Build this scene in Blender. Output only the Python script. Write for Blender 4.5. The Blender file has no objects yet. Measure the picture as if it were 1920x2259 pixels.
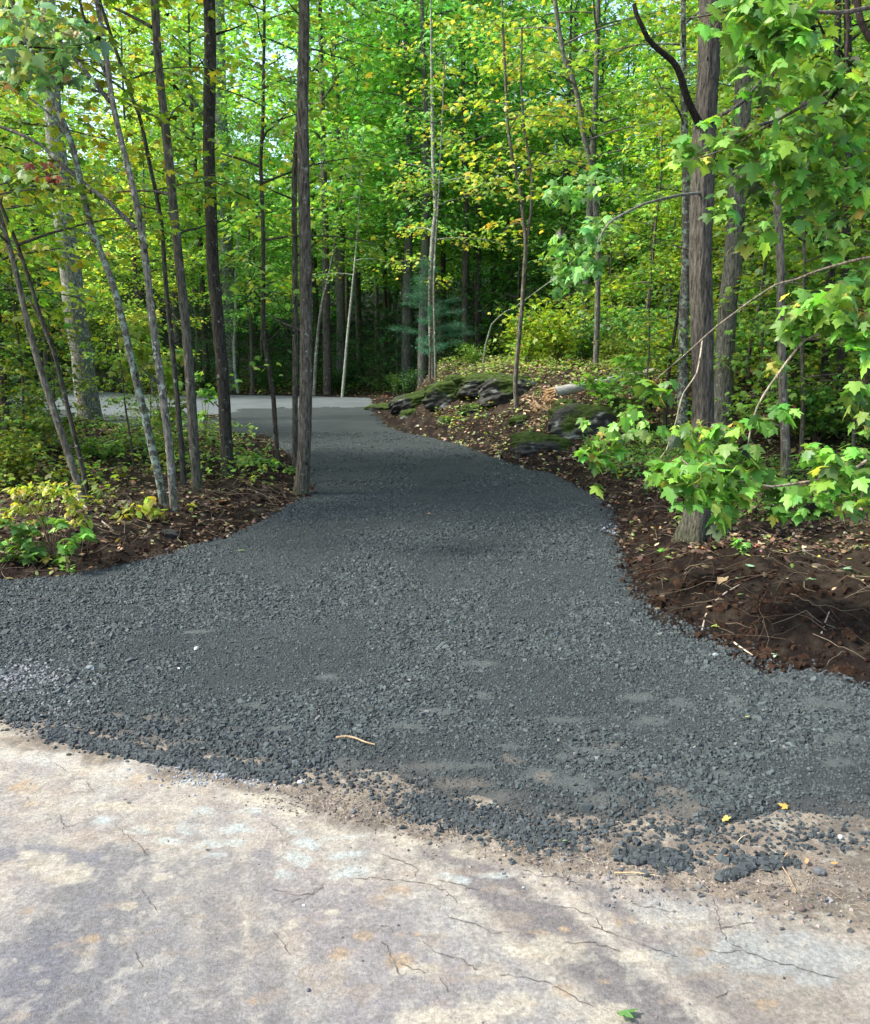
import bpy, math, random
import numpy as np
R = math.radians
SC = bpy.context.scene
COL = SC.collection
# ---------------------------------------------------------------- camera
W0, H0, F = 1920.0, 2259.0, 1920.0
HZ = 760.0                      # image row of the horizon
CAMZ = 1.6
PITCH = math.atan((H0/2-HZ)/F)
cam_d = bpy.data.cameras.new('camera'); cam = bpy.data.objects.new('camera', cam_d); COL.objects.link(cam)
cam.location = (0, 0, CAMZ); cam.rotation_euler = (math.pi/2-PITCH, 0, 0)
cam_d.sensor_fit = 'HORIZONTAL'; cam_d.sensor_width = 36; cam_d.lens = 36*F/W0
cam_d.clip_start = 0.05; cam_d.clip_end = 2000
SC.camera = cam
# ---------------------------------------------------------------- sky and sun
SUN_EL, SUN_AZ = R(50), R(-98)      # azimuth measured from +Y towards +X
wd = bpy.data.worlds.new('World'); SC.world = wd; wd.use_nodes = True
nt = wd.node_tree; bgn = nt.nodes['Background']
sk = nt.nodes.new('ShaderNodeTexSky'); sk.sky_type = 'NISHITA'; sk.sun_disc = False
sk.sun_elevation = SUN_EL; sk.sun_rotation = SUN_AZ
sk.air_density = 1.2; sk.dust_density = 2.5; sk.ozone_density = 1.0
nt.links.new(sk.outputs[0], bgn.inputs[0]); bgn.inputs[1].default_value = 0.15
sd_ = bpy.data.lights.new('sun', 'SUN'); sun = bpy.data.objects.new('sun', sd_); COL.objects.link(sun)
sd_.energy = 2.6; sd_.angle = R(9.0); sd_.color = (1.0, 0.95, 0.86)
sun.rotation_euler = (math.pi/2-SUN_EL, 0, -SUN_AZ+math.pi)
sun.location = (-16, -2, 20)
SC.view_settings.view_transform = 'Standard'; SC.view_settings.look = 'None'
SC.view_settings.gamma = 1; SC.view_settings.exposure = 1.62
SC.cycles.max_bounces = 8; SC.cycles.diffuse_bounces = 4; SC.cycles.transmission_bounces = 6

# ---------------------------------------------------------------- pixel / world helpers
cp, sp = math.cos(PITCH), math.sin(PITCH)
def ray(u, v):
    a = (u-W0/2)/F; b = -(v-H0/2)/F
    return np.array([a, cp+b*sp, -sp+b*cp])
def at(u, v, Y):
    d = ray(u, v); t = Y/d[1]
    return np.array([d[0]*t, Y, CAMZ+d[2]*t])
def G(u, v, z=0.0):
    d = ray(u, v); t = (z-CAMZ)/d[2]
    return np.array([d[0]*t, d[1]*t])
def GP(l): return [tuple(G(u, v)) for u, v in l]

# ---------------------------------------------------------------- noise
def _h(ix, iy, s):
    n = (ix*374761393 + iy*668265263 + s*1442695041) & 0xFFFFFFFF
    n = ((n ^ (n >> 13))*1274126177) & 0xFFFFFFFF
    n = n ^ (n >> 16)
    return (n & 0xFFFFFF)/float(0xFFFFFF)
def vnoise(x, y, s=0):
    x = np.asarray(x, float); y = np.asarray(y, float)
    ix = np.floor(x).astype(np.int64); iy = np.floor(y).astype(np.int64)
    fx = x-ix; fy = y-iy; fx = fx*fx*(3-2*fx); fy = fy*fy*(3-2*fy)
    a = _h(ix, iy, s); b = _h(ix+1, iy, s); c = _h(ix, iy+1, s); d = _h(ix+1, iy+1, s)
    return (a*(1-fx)+b*fx)*(1-fy)+(c*(1-fx)+d*fx)*fy
def fbm(x, y, f=1.0, o=4, s=0, g=0.5):
    r = 0; a = 1; t = 0
    for i in range(o):
        r = r+a*vnoise(np.asarray(x)*f+17.3*i, np.asarray(y)*f-9.1*i, s+i); t += a; a *= g; f *= 2.03
    return r/t
def ss(a, b, x):
    t = np.clip((x-a)/(b-a), 0, 1); return t*t*(3-2*t)

# ---------------------------------------------------------------- outlines on the ground
front_px = [(0,1602),(60,1606),(99,1615),(159,1640),(278,1664),(369,1688),(496,1700),(635,1728),(760,1728),(858,1742),(898,1778),
            (1036,1802),(1116,1818),(1175,1845),(1255,1840),(1330,1830),(1440,1815),(1560,1830),(1680,1842),(1800,1850),(1920,1838)]
right_px = [(822,906),(846,937),(878,953),(957,969),(1017,983),(1076,1005),(1136,1030),(1215,1048),(1275,1076),(1323,1104),
            (1345,1125),(1347,1163),(1355,1195),(1367,1227),(1379,1267),(1400,1303),(1458,1351),(1549,1394),(1617,1434),(1676,1454),
            (1736,1474),(1835,1490),(1920,1517)]
island_px = [(40,935),(120,926),(170,920),(222,922),(255,936),(300,950),(437,950),(508,955),(595,960),(611,977),(640,1000),(664,1030),(676,1060),(690,1085),(675,1099),(640,1115),
             (611,1136),(567,1160),(496,1187),(417,1207),(357,1231),(278,1251),(179,1271),(99,1277),(0,1285)]
tone_px = [(818,899),(760,900),(699,899),(651,900),(528,903),(490,918),(476,926),(357,926),(218,915),(150,905),(60,902)]
far_px = [(820,878),(700,874),(600,873),(496,871),(429,874),(298,870),(218,862),(100,858)]
fr = GP(front_px); rt = GP(right_px); isl = GP(island_px); tn = GP(tone_px); fa = GP(far_px)
front = [(-30, fr[0][1]+.5), (-6, fr[0][1]+.1)]+fr+[(6, fr[-1][1]-.2), (30, fr[-1][1]-1.2)]
DRIVE = front+[(30, rt[-1][1]-1.5), (8, rt[-1][1]-.4)]+rt[::-1]+tn+[(-25, tn[-1][1]-1), (-25, isl[0][1]-1)]+isl+[(-7, isl[-1][1]+.3), (-30, isl[-1][1]+1.5)]
ROAD = fa+[(-30, fa[-1][1]+1), (-30, isl[0][1]-.5), (tn[-3][0], isl[1][1]+.3), (tn[2][0], tn[2][1]-1.5), (tn[0][0]+.1, tn[0][1]-.8)]
PAVE = [(x, y+.55) for x, y in front]+[(30, -30), (-30, -30)]

def segd(x, y, P, closed=True):
    d2 = np.full(x.shape, 1e18)
    n = len(P)
    for i in range(n if closed else n-1):
        ax, ay = P[i]; bx, by = P[(i+1) % n]
        dx, dy = bx-ax, by-ay; L = dx*dx+dy*dy+1e-12
        t = np.clip(((x-ax)*dx+(y-ay)*dy)/L, 0, 1)
        d2 = np.minimum(d2, (x-ax-t*dx)**2+(y-ay-t*dy)**2)
    return np.sqrt(d2)
def inside(x, y, P):
    c = np.zeros(x.shape, bool); n = len(P)
    for i in range(n):
        ax, ay = P[i]; bx, by = P[(i+1) % n]
        if ay == by: continue
        m = ((ay > y) != (by > y)) & (x < (bx-ax)*(y-ay)/(by-ay)+ax)
        c ^= m
    return c
def sdf(x, y, P):
    d = segd(x, y, P); return np.where(inside(x, y, P), -d, d)
def sd_open(x, y):           # distance outside of every surfaced area
    return np.minimum(np.minimum(sdf(x, y, DRIVE), sdf(x, y, ROAD)), sdf(x, y, PAVE))

def terr_sd(x, y, sd):
    o = np.clip(sd, 0, None)
    q = 1.35*ss(12, 17, y); right = ss(-0.25, 1.1-.3*ss(12, 17, y), x+q-0.02*y+ (y-20)*-0.03) * ss(3, 6, y)
    farr = ss(9, 15, y)
    # rocky bank to the right of the drive
    bank = right*(farr*1.05+(1-farr)*.42)*ss(0.0, 5.5-2.9*farr, o)
    bank = bank+right*(0.10*ss(0.03, .5, o))
    left = (1-right)*(0.05*ss(0, .4, o)+0.14*ss(0.2, 2.5, o))*ss(29, 25, y)
    bank = bank*ss(42, 25, y)
    hill = 9.0*ss(34, 95, y)+5.0*ss(22, 70, np.abs(x))+20*ss(90,170,y)
    lum = (fbm(x, y, 1.4, 4, 5)-.5)*.22*ss(0.05, 1.0, o)+(fbm(x, y, 7, 3, 9)-.5)*.10*ss(0, .35, o)
    lum = lum+(fbm(x, y, 25, 2, 29)-.5)*.03*ss(0, .2, o)*ss(16, 9, y)
    z = bank+left+hill+lum*ss(60, 20, y)
    z = z-0.10*ss(0.0, 0.25, -sd)+0.004
    return z
def terr(x, y):
    x = np.atleast_1d(np.asarray(x, float)); y = np.atleast_1d(np.asarray(y, float))
    return terr_sd(x, y, sd_open(x, y))
_cx = np.arange(-46, 46.01, .2); _cy = np.arange(2, 60.01, .2)
_SD = sd_open(*[a.ravel() for a in np.meshgrid(_cx, _cy)]).reshape(len(_cy), len(_cx))
def sdq(x, y):
    i = min(max((x+46)/.2, 0), len(_cx)-1.001); j = min(max((y-2)/.2, 0), len(_cy)-1.001); a, b = int(i), int(j); f, g_ = i-a, j-b
    return float((_SD[b, a]*(1-f)+_SD[b, a+1]*f)*(1-g_)+(_SD[b+1, a]*(1-f)+_SD[b+1, a+1]*f)*g_)
def hz(x, y):
    s = sdq(x, y); z = float(terr_sd(np.array([x]), np.array([y]), np.array([s]))[0]); return max(z, 0.0) if s < 0 else z
def hit(u, v, tmax=90):
    d = ray(u, v); t = np.concatenate([np.linspace(1.5, 30, 700), np.linspace(30, tmax, 300)])
    X = d[0]*t; Y = d[1]*t; Z = CAMZ+d[2]*t
    z = np.maximum(terr(X, Y), np.where(sd_open(X, Y) < 0, 0, -9))
    k = np.argmax(Z < z)
    if not (Z < z).any(): k = len(t)-1
    return np.array([X[k], Y[k], z[k]])

# ---------------------------------------------------------------- mesh accumulator
class Acc:
    def __init__(s): s.v = []; s.f = {}; s.c = []; s.n = 0; s.mi = []
    def add(s, V, Fc, c=(1, 1, 1)):
        V = np.asarray(V, float).reshape(-1, 3); Fc = np.asarray(Fc, np.int64)
        c = np.asarray(c, float)
        if c.ndim == 1: c = np.broadcast_to(c, (len(V), 3))
        s.v.append(V); s.c.append(c); s.f.setdefault(Fc.shape[1], []).append(Fc+s.n); s.n += len(V)
    def mesh(s, name, mat, smooth=False):
        V = np.concatenate(s.v); C = np.concatenate(s.c)
        me = bpy.data.meshes.new(name)
        me.vertices.add(len(V)); me.vertices.foreach_set('co', V.astype(np.float32).ravel())
        loops = []; tot = []
        for k, l in s.f.items():
            A = np.concatenate(l); loops.append(A.ravel()); tot.append(np.full(len(A), k))
        loops = np.concatenate(loops); tot = np.concatenate(tot)
        me.loops.add(len(loops)); me.loops.foreach_set('vertex_index', loops.astype(np.int32))
        me.polygons.add(len(tot)); st = np.concatenate([[0], np.cumsum(tot)[:-1]])
        me.polygons.foreach_set('loop_start', st.astype(np.int32))
        try: me.polygons.foreach_set('loop_total', tot.astype(np.int32))
        except Exception: pass
        me.polygons.foreach_set('use_smooth', np.full(len(tot), smooth))
        me.update(calc_edges=True)
        at_ = me.color_attributes.new('Col', 'FLOAT_COLOR', 'POINT')
        at_.data.foreach_set('color', np.concatenate([C, np.ones((len(C), 1))], 1).astype(np.float32).ravel())
        me.materials.append(mat)
        return me
    def build(s, name, mat, parent=None, smooth=False, loc=None):
        if loc is not None: s.v = [a-np.asarray(loc) for a in s.v]
        me = s.mesh(name, mat, smooth)
        o = bpy.data.objects.new(name, me); COL.objects.link(o)
        if parent: o.parent = parent
        elif loc is not None: o.location = tuple(loc)
        return o
def tag(o, label=None, cat=None, group=None, kind=None):
    if label: o['label'] = label
    if cat: o['category'] = cat
    if group: o['group'] = group
    if kind: o['kind'] = kind
    return o
def empty(name, loc, label, cat, group=None):
    o = bpy.data.objects.new(name, None); COL.objects.link(o); o.location = tuple(loc); o.empty_display_size = .2
    return tag(o, label, cat, group)
def copy_tree(o, parent=None):
    c = o.copy(); COL.objects.link(c)
    if parent: c.parent = parent
    for ch in list(o.children): copy_tree(ch, c)
    return c

def grid(xs, ys, zf, cf, keep=None):
    X, Y = np.meshgrid(xs, ys); X = X.ravel(); Y = Y.ravel()
    nx, ny = len(xs), len(ys)
    i = np.arange(nx*ny).reshape(ny, nx)
    Fq = np.stack([i[:-1, :-1], i[:-1, 1:], i[1:, 1:], i[1:, :-1]], -1).reshape(-1, 4)
    Z = zf(X, Y); C = cf(X, Y, Z)
    if keep is not None:
        k = keep(X, Y); Fq = Fq[k[Fq].any(1)]
        used = np.zeros(len(X), bool); used[Fq.ravel()] = True
        idx = np.cumsum(used)-1; Fq = idx[Fq]; X, Y, Z, C = X[used], Y[used], Z[used], C[used]
    a = Acc(); a.add(np.stack([X, Y, Z], 1), Fq, C); return a
def axis(a, b, step, lo, hi, grow=1.12):
    l = list(np.arange(a, b, step)); s = step; x = l[-1]
    while x < hi: s *= grow; x += s; l.append(x)
    s = step; x = a; m = []
    while x > lo: s *= grow; x -= s; m.append(x)
    return np.array(m[::-1]+l)

# ---------------------------------------------------------------- materials
def M(name):
    m = bpy.data.materials.new(name); m.use_nodes = True
    n = m.node_tree.nodes; n.clear(); return m, n, m.node_tree.links
def node(n, t, **k):
    x = n.new(t)
    for a, b in k.items(): setattr(x, a, b)
    return x
def attr_mat(name, rough=.85, bump=[], speck=None, spec=.3, vary=.25, vscale=40, zs=1.0, mult=None):
    m, n, l = M(name)
    o = node(n, 'ShaderNodeOutputMaterial'); p = node(n, 'ShaderNodeBsdfPrincipled')
    p.inputs['Roughness'].default_value = rough; p.inputs['Specular IOR Level'].default_value = spec
    l.new(p.outputs[0], o.inputs[0])
    a = node(n, 'ShaderNodeAttribute', attribute_name='Col')
    tc = node(n, 'ShaderNodeTexCoord'); mp = node(n, 'ShaderNodeMapping'); mp.inputs['Scale'].default_value = (1, 1, zs)
    l.new(tc.outputs['Object'], mp.inputs[0])
    nz = node(n, 'ShaderNodeTexNoise'); nz.inputs['Scale'].default_value = vscale; nz.inputs['Detail'].default_value = 6; nz.inputs['Roughness'].default_value = .65
    l.new(mp.outputs[0], nz.inputs['Vector'])
    mr = node(n, 'ShaderNodeMapRange'); mr.inputs[1].default_value = .25; mr.inputs[2].default_value = .75
    mr.inputs[3].default_value = 1-vary; mr.inputs[4].default_value = 1+vary; l.new(nz.outputs[0], mr.inputs[0])
    mx = node(n, 'ShaderNodeVectorMath', operation='SCALE'); l.new(a.outputs['Color'], mx.inputs[0]); l.new(mr.outputs[0], mx.inputs['Scale'])
    out = mx.outputs[0]
    if speck:
        for (sc, th, col) in speck:
            v = node(n, 'ShaderNodeTexVoronoi'); v.inputs['Scale'].default_value = sc; l.new(mp.outputs[0], v.inputs['Vector'])
            th2 = node(n, 'ShaderNodeMath', operation='LESS_THAN'); th2.inputs[1].default_value = th; l.new(v.outputs['Distance'], th2.inputs[0])
            # only some of the cells
            s2 = node(n, 'ShaderNodeSeparateColor'); l.new(v.outputs['Color'], s2.inputs[0])
            g = node(n, 'ShaderNodeMath', operation='GREATER_THAN'); g.inputs[1].default_value = .55; l.new(s2.outputs[0], g.inputs[0])
            mm = node(n, 'ShaderNodeMath', operation='MULTIPLY'); l.new(th2.outputs[0], mm.inputs[0]); l.new(g.outputs[0], mm.inputs[1])
            mc = node(n, 'ShaderNodeMix', data_type='RGBA'); mc.inputs['B'].default_value = (*col, 1)
            l.new(mm.outputs[0], mc.inputs['Factor']); l.new(out, mc.inputs['A']); out = mc.outputs['Result']
    l.new(out, p.inputs['Base Color'])
    prev = None
    for (kind, sc, dist) in bump:
        if kind == 'noise':
            t = node(n, 'ShaderNodeTexNoise'); t.inputs['Detail'].default_value = 8; t.inputs['Roughness'].default_value = .7; h = t.outputs[0]
        else:
            t = node(n, 'ShaderNodeTexVoronoi'); h = t.outputs['Distance']
        t.inputs['Scale'].default_value = sc; l.new(mp.outputs[0], t.inputs['Vector'])
        b = node(n, 'ShaderNodeBump'); b.inputs['Distance'].default_value = dist; b.inputs['Strength'].default_value = 1
        if kind == 'vor': b.invert = True
        l.new(h, b.inputs['Height'])
        if prev: l.new(prev, b.inputs['Normal'])
        prev = b.outputs[0]
    if prev: l.new(prev, p.inputs['Normal'])
    return m
def leaf_mat(name, trans=.42, rough=.45, spec=.35):
    m, n, l = M(name)
    o = node(n, 'ShaderNodeOutputMaterial'); a = node(n, 'ShaderNodeAttribute', attribute_name='Col')
    oi = node(n, 'ShaderNodeObjectInfo')
    mu = node(n, 'ShaderNodeVectorMath', operation='MULTIPLY'); l.new(a.outputs['Color'], mu.inputs[0]); l.new(oi.outputs['Color'], mu.inputs[1])
    p = node(n, 'ShaderNodeBsdfPrincipled'); p.inputs['Roughness'].default_value = rough; p.inputs['Specular IOR Level'].default_value = spec
    l.new(mu.outputs[0], p.inputs['Base Color'])
    t = node(n, 'ShaderNodeBsdfTranslucent')
    mt = node(n, 'ShaderNodeVectorMath', operation='MULTIPLY'); mt.inputs[1].default_value = (1.5, 1.35, .7)
    l.new(mu.outputs[0], mt.inputs[0]); l.new(mt.outputs[0], t.inputs[0])
    mx = node(n, 'ShaderNodeMixShader'); mx.inputs[0].default_value = trans
    l.new(p.outputs[0], mx.inputs[1]); l.new(t.outputs[0], mx.inputs[2]); l.new(mx.outputs[0], o.inputs[0])
    return m
def bark_mat(name, lichen=(.27, .28, .23), lth=.60, zs=.2, bump=.02, sc=48):
    m, n, l = M(name)
    o = node(n, 'ShaderNodeOutputMaterial'); p = node(n, 'ShaderNodeBsdfPrincipled'); l.new(p.outputs[0], o.inputs[0])
    p.inputs['Roughness'].default_value = .9; p.inputs['Specular IOR Level'].default_value = .2
    a = node(n, 'ShaderNodeAttribute', attribute_name='Col')
    tc = node(n, 'ShaderNodeTexCoord'); mp = node(n, 'ShaderNodeMapping'); mp.inputs['Scale'].default_value = (1, 1, zs); l.new(tc.outputs['Object'], mp.inputs[0])
    nz = node(n, 'ShaderNodeTexNoise'); nz.inputs['Scale'].default_value = sc; nz.inputs['Detail'].default_value = 6; nz.inputs['Roughness'].default_value = .7; l.new(mp.outputs[0], nz.inputs['Vector'])
    mr = node(n, 'ShaderNodeMapRange'); mr.inputs[1].default_value = .38; mr.inputs[2].default_value = .62; mr.inputs[3].default_value = .35; mr.inputs[4].default_value = 1.75; l.new(nz.outputs[0], mr.inputs[0])
    mx = node(n, 'ShaderNodeVectorMath', operation='SCALE'); l.new(a.outputs['Color'], mx.inputs[0]); l.new(mr.outputs[0], mx.inputs['Scale'])
    n2 = node(n, 'ShaderNodeTexNoise'); n2.inputs['Scale'].default_value = 14; n2.inputs['Detail'].default_value = 5; n2.inputs['Roughness'].default_value = .75; l.new(tc.outputs['Object'], n2.inputs['Vector'])
    m2 = node(n, 'ShaderNodeMapRange'); m2.inputs[1].default_value = lth; m2.inputs[2].default_value = lth+.06; l.new(n2.outputs[0], m2.inputs[0])
    mc = node(n, 'ShaderNodeMix', data_type='RGBA'); mc.inputs['B'].default_value = (*lichen, 1)
    l.new(m2.outputs[0], mc.inputs['Factor']); l.new(mx.outputs[0], mc.inputs['A'])
    vk = node(n, 'ShaderNodeTexVoronoi'); vk.inputs['Scale'].default_value = 3.2; l.new(tc.outputs['Object'], vk.inputs['Vector'])
    mk = node(n, 'ShaderNodeMapRange'); mk.inputs[1].default_value = .05; mk.inputs[2].default_value = .10; mk.inputs[3].default_value = .25; mk.inputs[4].default_value = 1; l.new(vk.outputs['Distance'], mk.inputs[0])
    sk_ = node(n, 'ShaderNodeVectorMath', operation='SCALE'); l.new(mc.outputs['Result'], sk_.inputs[0]); l.new(mk.outputs[0], sk_.inputs['Scale']); l.new(sk_.outputs[0], p.inputs['Base Color'])
    b = node(n, 'ShaderNodeBump'); b.inputs['Distance'].default_value = bump; l.new(nz.outputs[0], b.inputs['Height']); l.new(b.outputs[0], p.inputs['Normal'])
    return m
MAT = {}
MAT['gravel_bed'] = attr_mat('gravel_bed', .9, [('noise', 140, .006), ('noise', 45, .010)], [(90, .22, (.09, .105, .105))], vary=.4, vscale=90)
MAT['stone'] = attr_mat('crushed_stone', .8, [('noise', 200, .002)], vary=.2, vscale=120, spec=.4)
MAT['pave'] = attr_mat('weathered_pavement', .85, [('noise', 160, .004), ('noise', 40, .004), ('noise', 9, .006)], [(170, .17, (.30, .30, .30)), (120, .16, (.07, .065, .06))], vary=.38, vscale=85, spec=.3)
MAT['soil'] = attr_mat('forest_soil', .95, [('noise', 14, .04), ('noise', 60, .015)], vary=.5, vscale=22, spec=.1)
MAT['rock'] = attr_mat('mossy_rock', .9, [('noise', 9, .05), ('noise', 40, .02)], vary=.4, vscale=14, spec=.2)
MAT['leaf'] = leaf_mat('leaf')
MAT['near_leaf'] = leaf_mat('broad_leaf', .45, .45, .4)
MAT['litter'] = leaf_mat('dry_leaf', .12, .7, .2)
MAT['bark'] = bark_mat('grey_brown_bark')
MAT['bark_pale'] = bark_mat('pale_bark', (.42, .43, .38), .56, .3, .01)
MAT['bark_lichen'] = bark_mat('lichen_bark', (.26, .32, .25), .5, .4, .01)
MAT['bark_big'] = bark_mat('furrowed_bark', (.22, .24, .18), .63, .16, .04, 75)
MAT['wood'] = attr_mat('split_wood', .85, [('noise', 40, .01)], vary=.4, vscale=25)

# ---------------------------------------------------------------- generic parts
def rots(rng, yaw, pitch, roll):
    cy, sy = np.cos(yaw), np.sin(yaw); cpp, spp = np.cos(pitch), np.sin(pitch); cr, sr = np.cos(roll), np.sin(roll)
    y = np.stack([cy*cpp, sy*cpp, -spp], -1)                       # leaf axis, drooping by pitch
    x = np.stack([sy, -cy, np.zeros_like(cy)], -1)
    z = np.cross(x, y)
    x2 = x*cr[:, None]+z*sr[:, None]; z2 = z*cr[:, None]-x*sr[:, None]
    return np.stack([x2, y, z2], -1)                                # columns
half = [(.10, -.05), (.34, -.06), (.30, .10), (.44, .16), (.60, .42), (.40, .42), (.23, .38), (.27, .60), (.13, .72)]
MP = np.array([(0, .28, 0), (0, 0, 0)]+[(a, b, 0) for a, b in half]+[(0, 1, 0)]+[(-a, b, 0) for a, b in half[::-1]], float)
MP[:, 2] = -.28*np.abs(MP[:, 0])**1.3-.16*np.clip(MP[:, 1]-.3, 0, 1)**2
MF = np.array([(0, i, i+1) for i in range(1, len(MP)-1)]+[(0, len(MP)-1, 1)])
SPv = np.array([(0, 0, 0), (.36, .12, -.08), (.46, .5, -.14), (.17, .55, -.03), (0, 1, -.12), (-.17, .55, -.03), (-.46, .5, -.14), (-.36, .12, -.08)], float)
SF = np.array([(0, 1, 2), (0, 2, 3), (0, 3, 4), (0, 4, 5), (0, 5, 6), (0, 6, 7)])
OVv = np.array([(0, 0, 0), (.2, .2, -.02), (.27, .48, -.05), (.17, .78, -.08), (0, 1, -.12), (-.17, .78, -.08), (-.27, .48, -.05), (-.2, .2, -.02), (0, .5, .03)], float)
OF = np.array([(8, i, (i+1) % 8) for i in range(8)])
LEAF = {'maple': (MP, MF), 'simple': (SPv, SF), 'oval': (OVv, OF)}
def put_leaves(acc, rng, pos, yaw, pitch, roll, size, col, kind='simple'):
    V, Fc = LEAF[kind]; N = len(pos)
    if N == 0: return
    Rm = rots(rng, yaw, pitch, roll)
    sx = size*rng.uniform(.8, 1.15, N)
    P = V[None]*np.stack([sx, size, size*rng.uniform(.2, 1.6, N)], 1)[:, None, :]
    W = np.einsum('nij,nkj->nki', Rm, P)+pos[:, None, :]
    FF = Fc[None]+(np.arange(N)*len(V))[:, None, None]
    acc.add(W.reshape(-1, 3), FF.reshape(-1, 3), np.repeat(col, len(V), 0))
def pal(rng, N, spec, var=.22):
    """spec = [(weight, rgb), ...]"""
    w = np.array([s[0] for s in spec], float); w /= w.sum()
    k = rng.choice(len(spec), N, p=w); C = np.array([s[1] for s in spec])[k]
    return np.clip(C*(1+rng.normal(0, var*1.3, (N, 1)))*(1+rng.normal(0, .12, (N, 3))), .004, .8)
GREEN = [(5, (.10, .215, .05)), (3, (.145, .28, .055)), (1.6, (.21, .31, .055)), (.15, (.34, .31, .06))]
LIME = [(4, (.17, .32, .055)), (3, (.23, .38, .06)), (1, (.3, .34, .05)), (1, (.09, .2, .03))]
YELL = [(4, (.22, .31, .04)), (3, (.31, .34, .05)), (.8, (.42, .38, .07)), (.12, (.45, .27, .07)), (4, (.15, .28, .05))]
OLIVE = [(4, (.14, .22, .03)), (2, (.22, .27, .035)), (.4, (.33, .31, .05)), (2, (.08, .16, .03))]
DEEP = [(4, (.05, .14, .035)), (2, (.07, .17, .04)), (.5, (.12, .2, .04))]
MAPLE = [(5, (.125, .29, .05)), (3, (.17, .36, .065)), (2, (.21, .38, .06)), (.4, (.38, .40, .08))]
def tube(acc, pts, rad, sides=8, c=(.1, .09, .08), rng=None, rough=0.0, step=None, flare=0.0, cap=False, ridges=0.0):
    P = np.asarray(pts, float); r = np.asarray(rad, float)
    if step:
        L = np.concatenate([[0], np.cumsum(np.linalg.norm(np.diff(P, axis=0), axis=1))])
        n = max(3, int(L[-1]/step)+1); s = np.linspace(0, L[-1], n)
        # smooth interpolation (catmull-like through cubic of points)
        Q = np.stack([np.interp(s, L, P[:, k]) for k in range(3)], 1)
        kk = max(1, int(n/len(P)/2))
        if kk > 1:
            ker = np.hanning(2*kk+1); ker /= ker.sum()
            pad = np.concatenate([2*Q[:1]-Q[kk:0:-1], Q, 2*Q[-1:]-Q[-2:-kk-2:-1]])
            Q = np.stack([np.convolve(pad[:, k], ker, 'valid') for k in range(3)], 1)
        r = np.interp(s, L, r); P = Q
    else:
        s = np.concatenate([[0], np.cumsum(np.linalg.norm(np.diff(P, axis=0), axis=1))])
    n = len(P)
    T = np.gradient(P, axis=0); T /= np.linalg.norm(T, axis=1)[:, None]+1e-9
    ref = np.array([0, 1.0, 0]) if abs(T[:, 2]).mean() > .6 else np.array([0, 0, 1.0])
    A = np.cross(T, ref); A /= np.linalg.norm(A, axis=1)[:, None]+1e-9; B = np.cross(T, A)
    th = np.linspace(0, 2*np.pi, sides, endpoint=False)
    rr = np.repeat(r[:, None], sides, 1)
    if flare: 
        f = np.exp(-s/(.08+.6*flare))[:, None]
        lob = .7+.5*np.cos(th*4+1.3)[None]+.3*np.cos(th*3+.5)[None]
        rr = rr*(1+f*flare*4*np.clip(lob, .15, 2))
    if rough or ridges:
        TH, S = np.meshgrid(th, s)
        cx, cy = np.cos(TH), np.sin(TH)
        off = (rng.random()*50 if rng is not None else 0)
        if rough: rr = rr*(1+rough*(fbm(cx*1.2+off, S*4+cy*1.2, 1, 3, 3)-.5)*2)
        if ridges: rr = rr*(1+ridges*(np.abs(fbm(cx*5+off, S*3+cy*5, 1, 3, 7)-.5)*4-.5))
    V = P[:, None]+A[:, None]*(np.cos(th)[None, :, None]*rr[..., None])+B[:, None]*(np.sin(th)[None, :, None]*rr[..., None])
    i = np.arange(n*sides).reshape(n, sides); j = np.roll(i, -1, 1)
    Fq = np.stack([i[:-1], j[:-1], j[1:], i[1:]], -1).reshape(-1, 4)
    C = np.broadcast_to(np.asarray(c, float), (n*sides, 3)).copy()
    if rng is not None: C *= (1+.25*(np.repeat(fbm(s*2.3, s*0+rng.random()*40, 1, 3), sides)-.5)*2)[:, None]
    if flare:
        k_ = np.repeat(np.exp(-s/.16), sides)[:, None]*.75; C = C*(1-k_)+np.array([.045, .06, .022])*k_
    acc.add(V.reshape(-1, 3), Fq, C)
    if cap:
        for row, ctr in ((0, P[0]), (n-1, P[-1])):
            VV = np.concatenate([V[row], [ctr]]); acc.add(VV, [(sides, k, (k+1) % sides) for k in range(sides)], np.broadcast_to(np.asarray(c), (sides+1, 3)))
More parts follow.
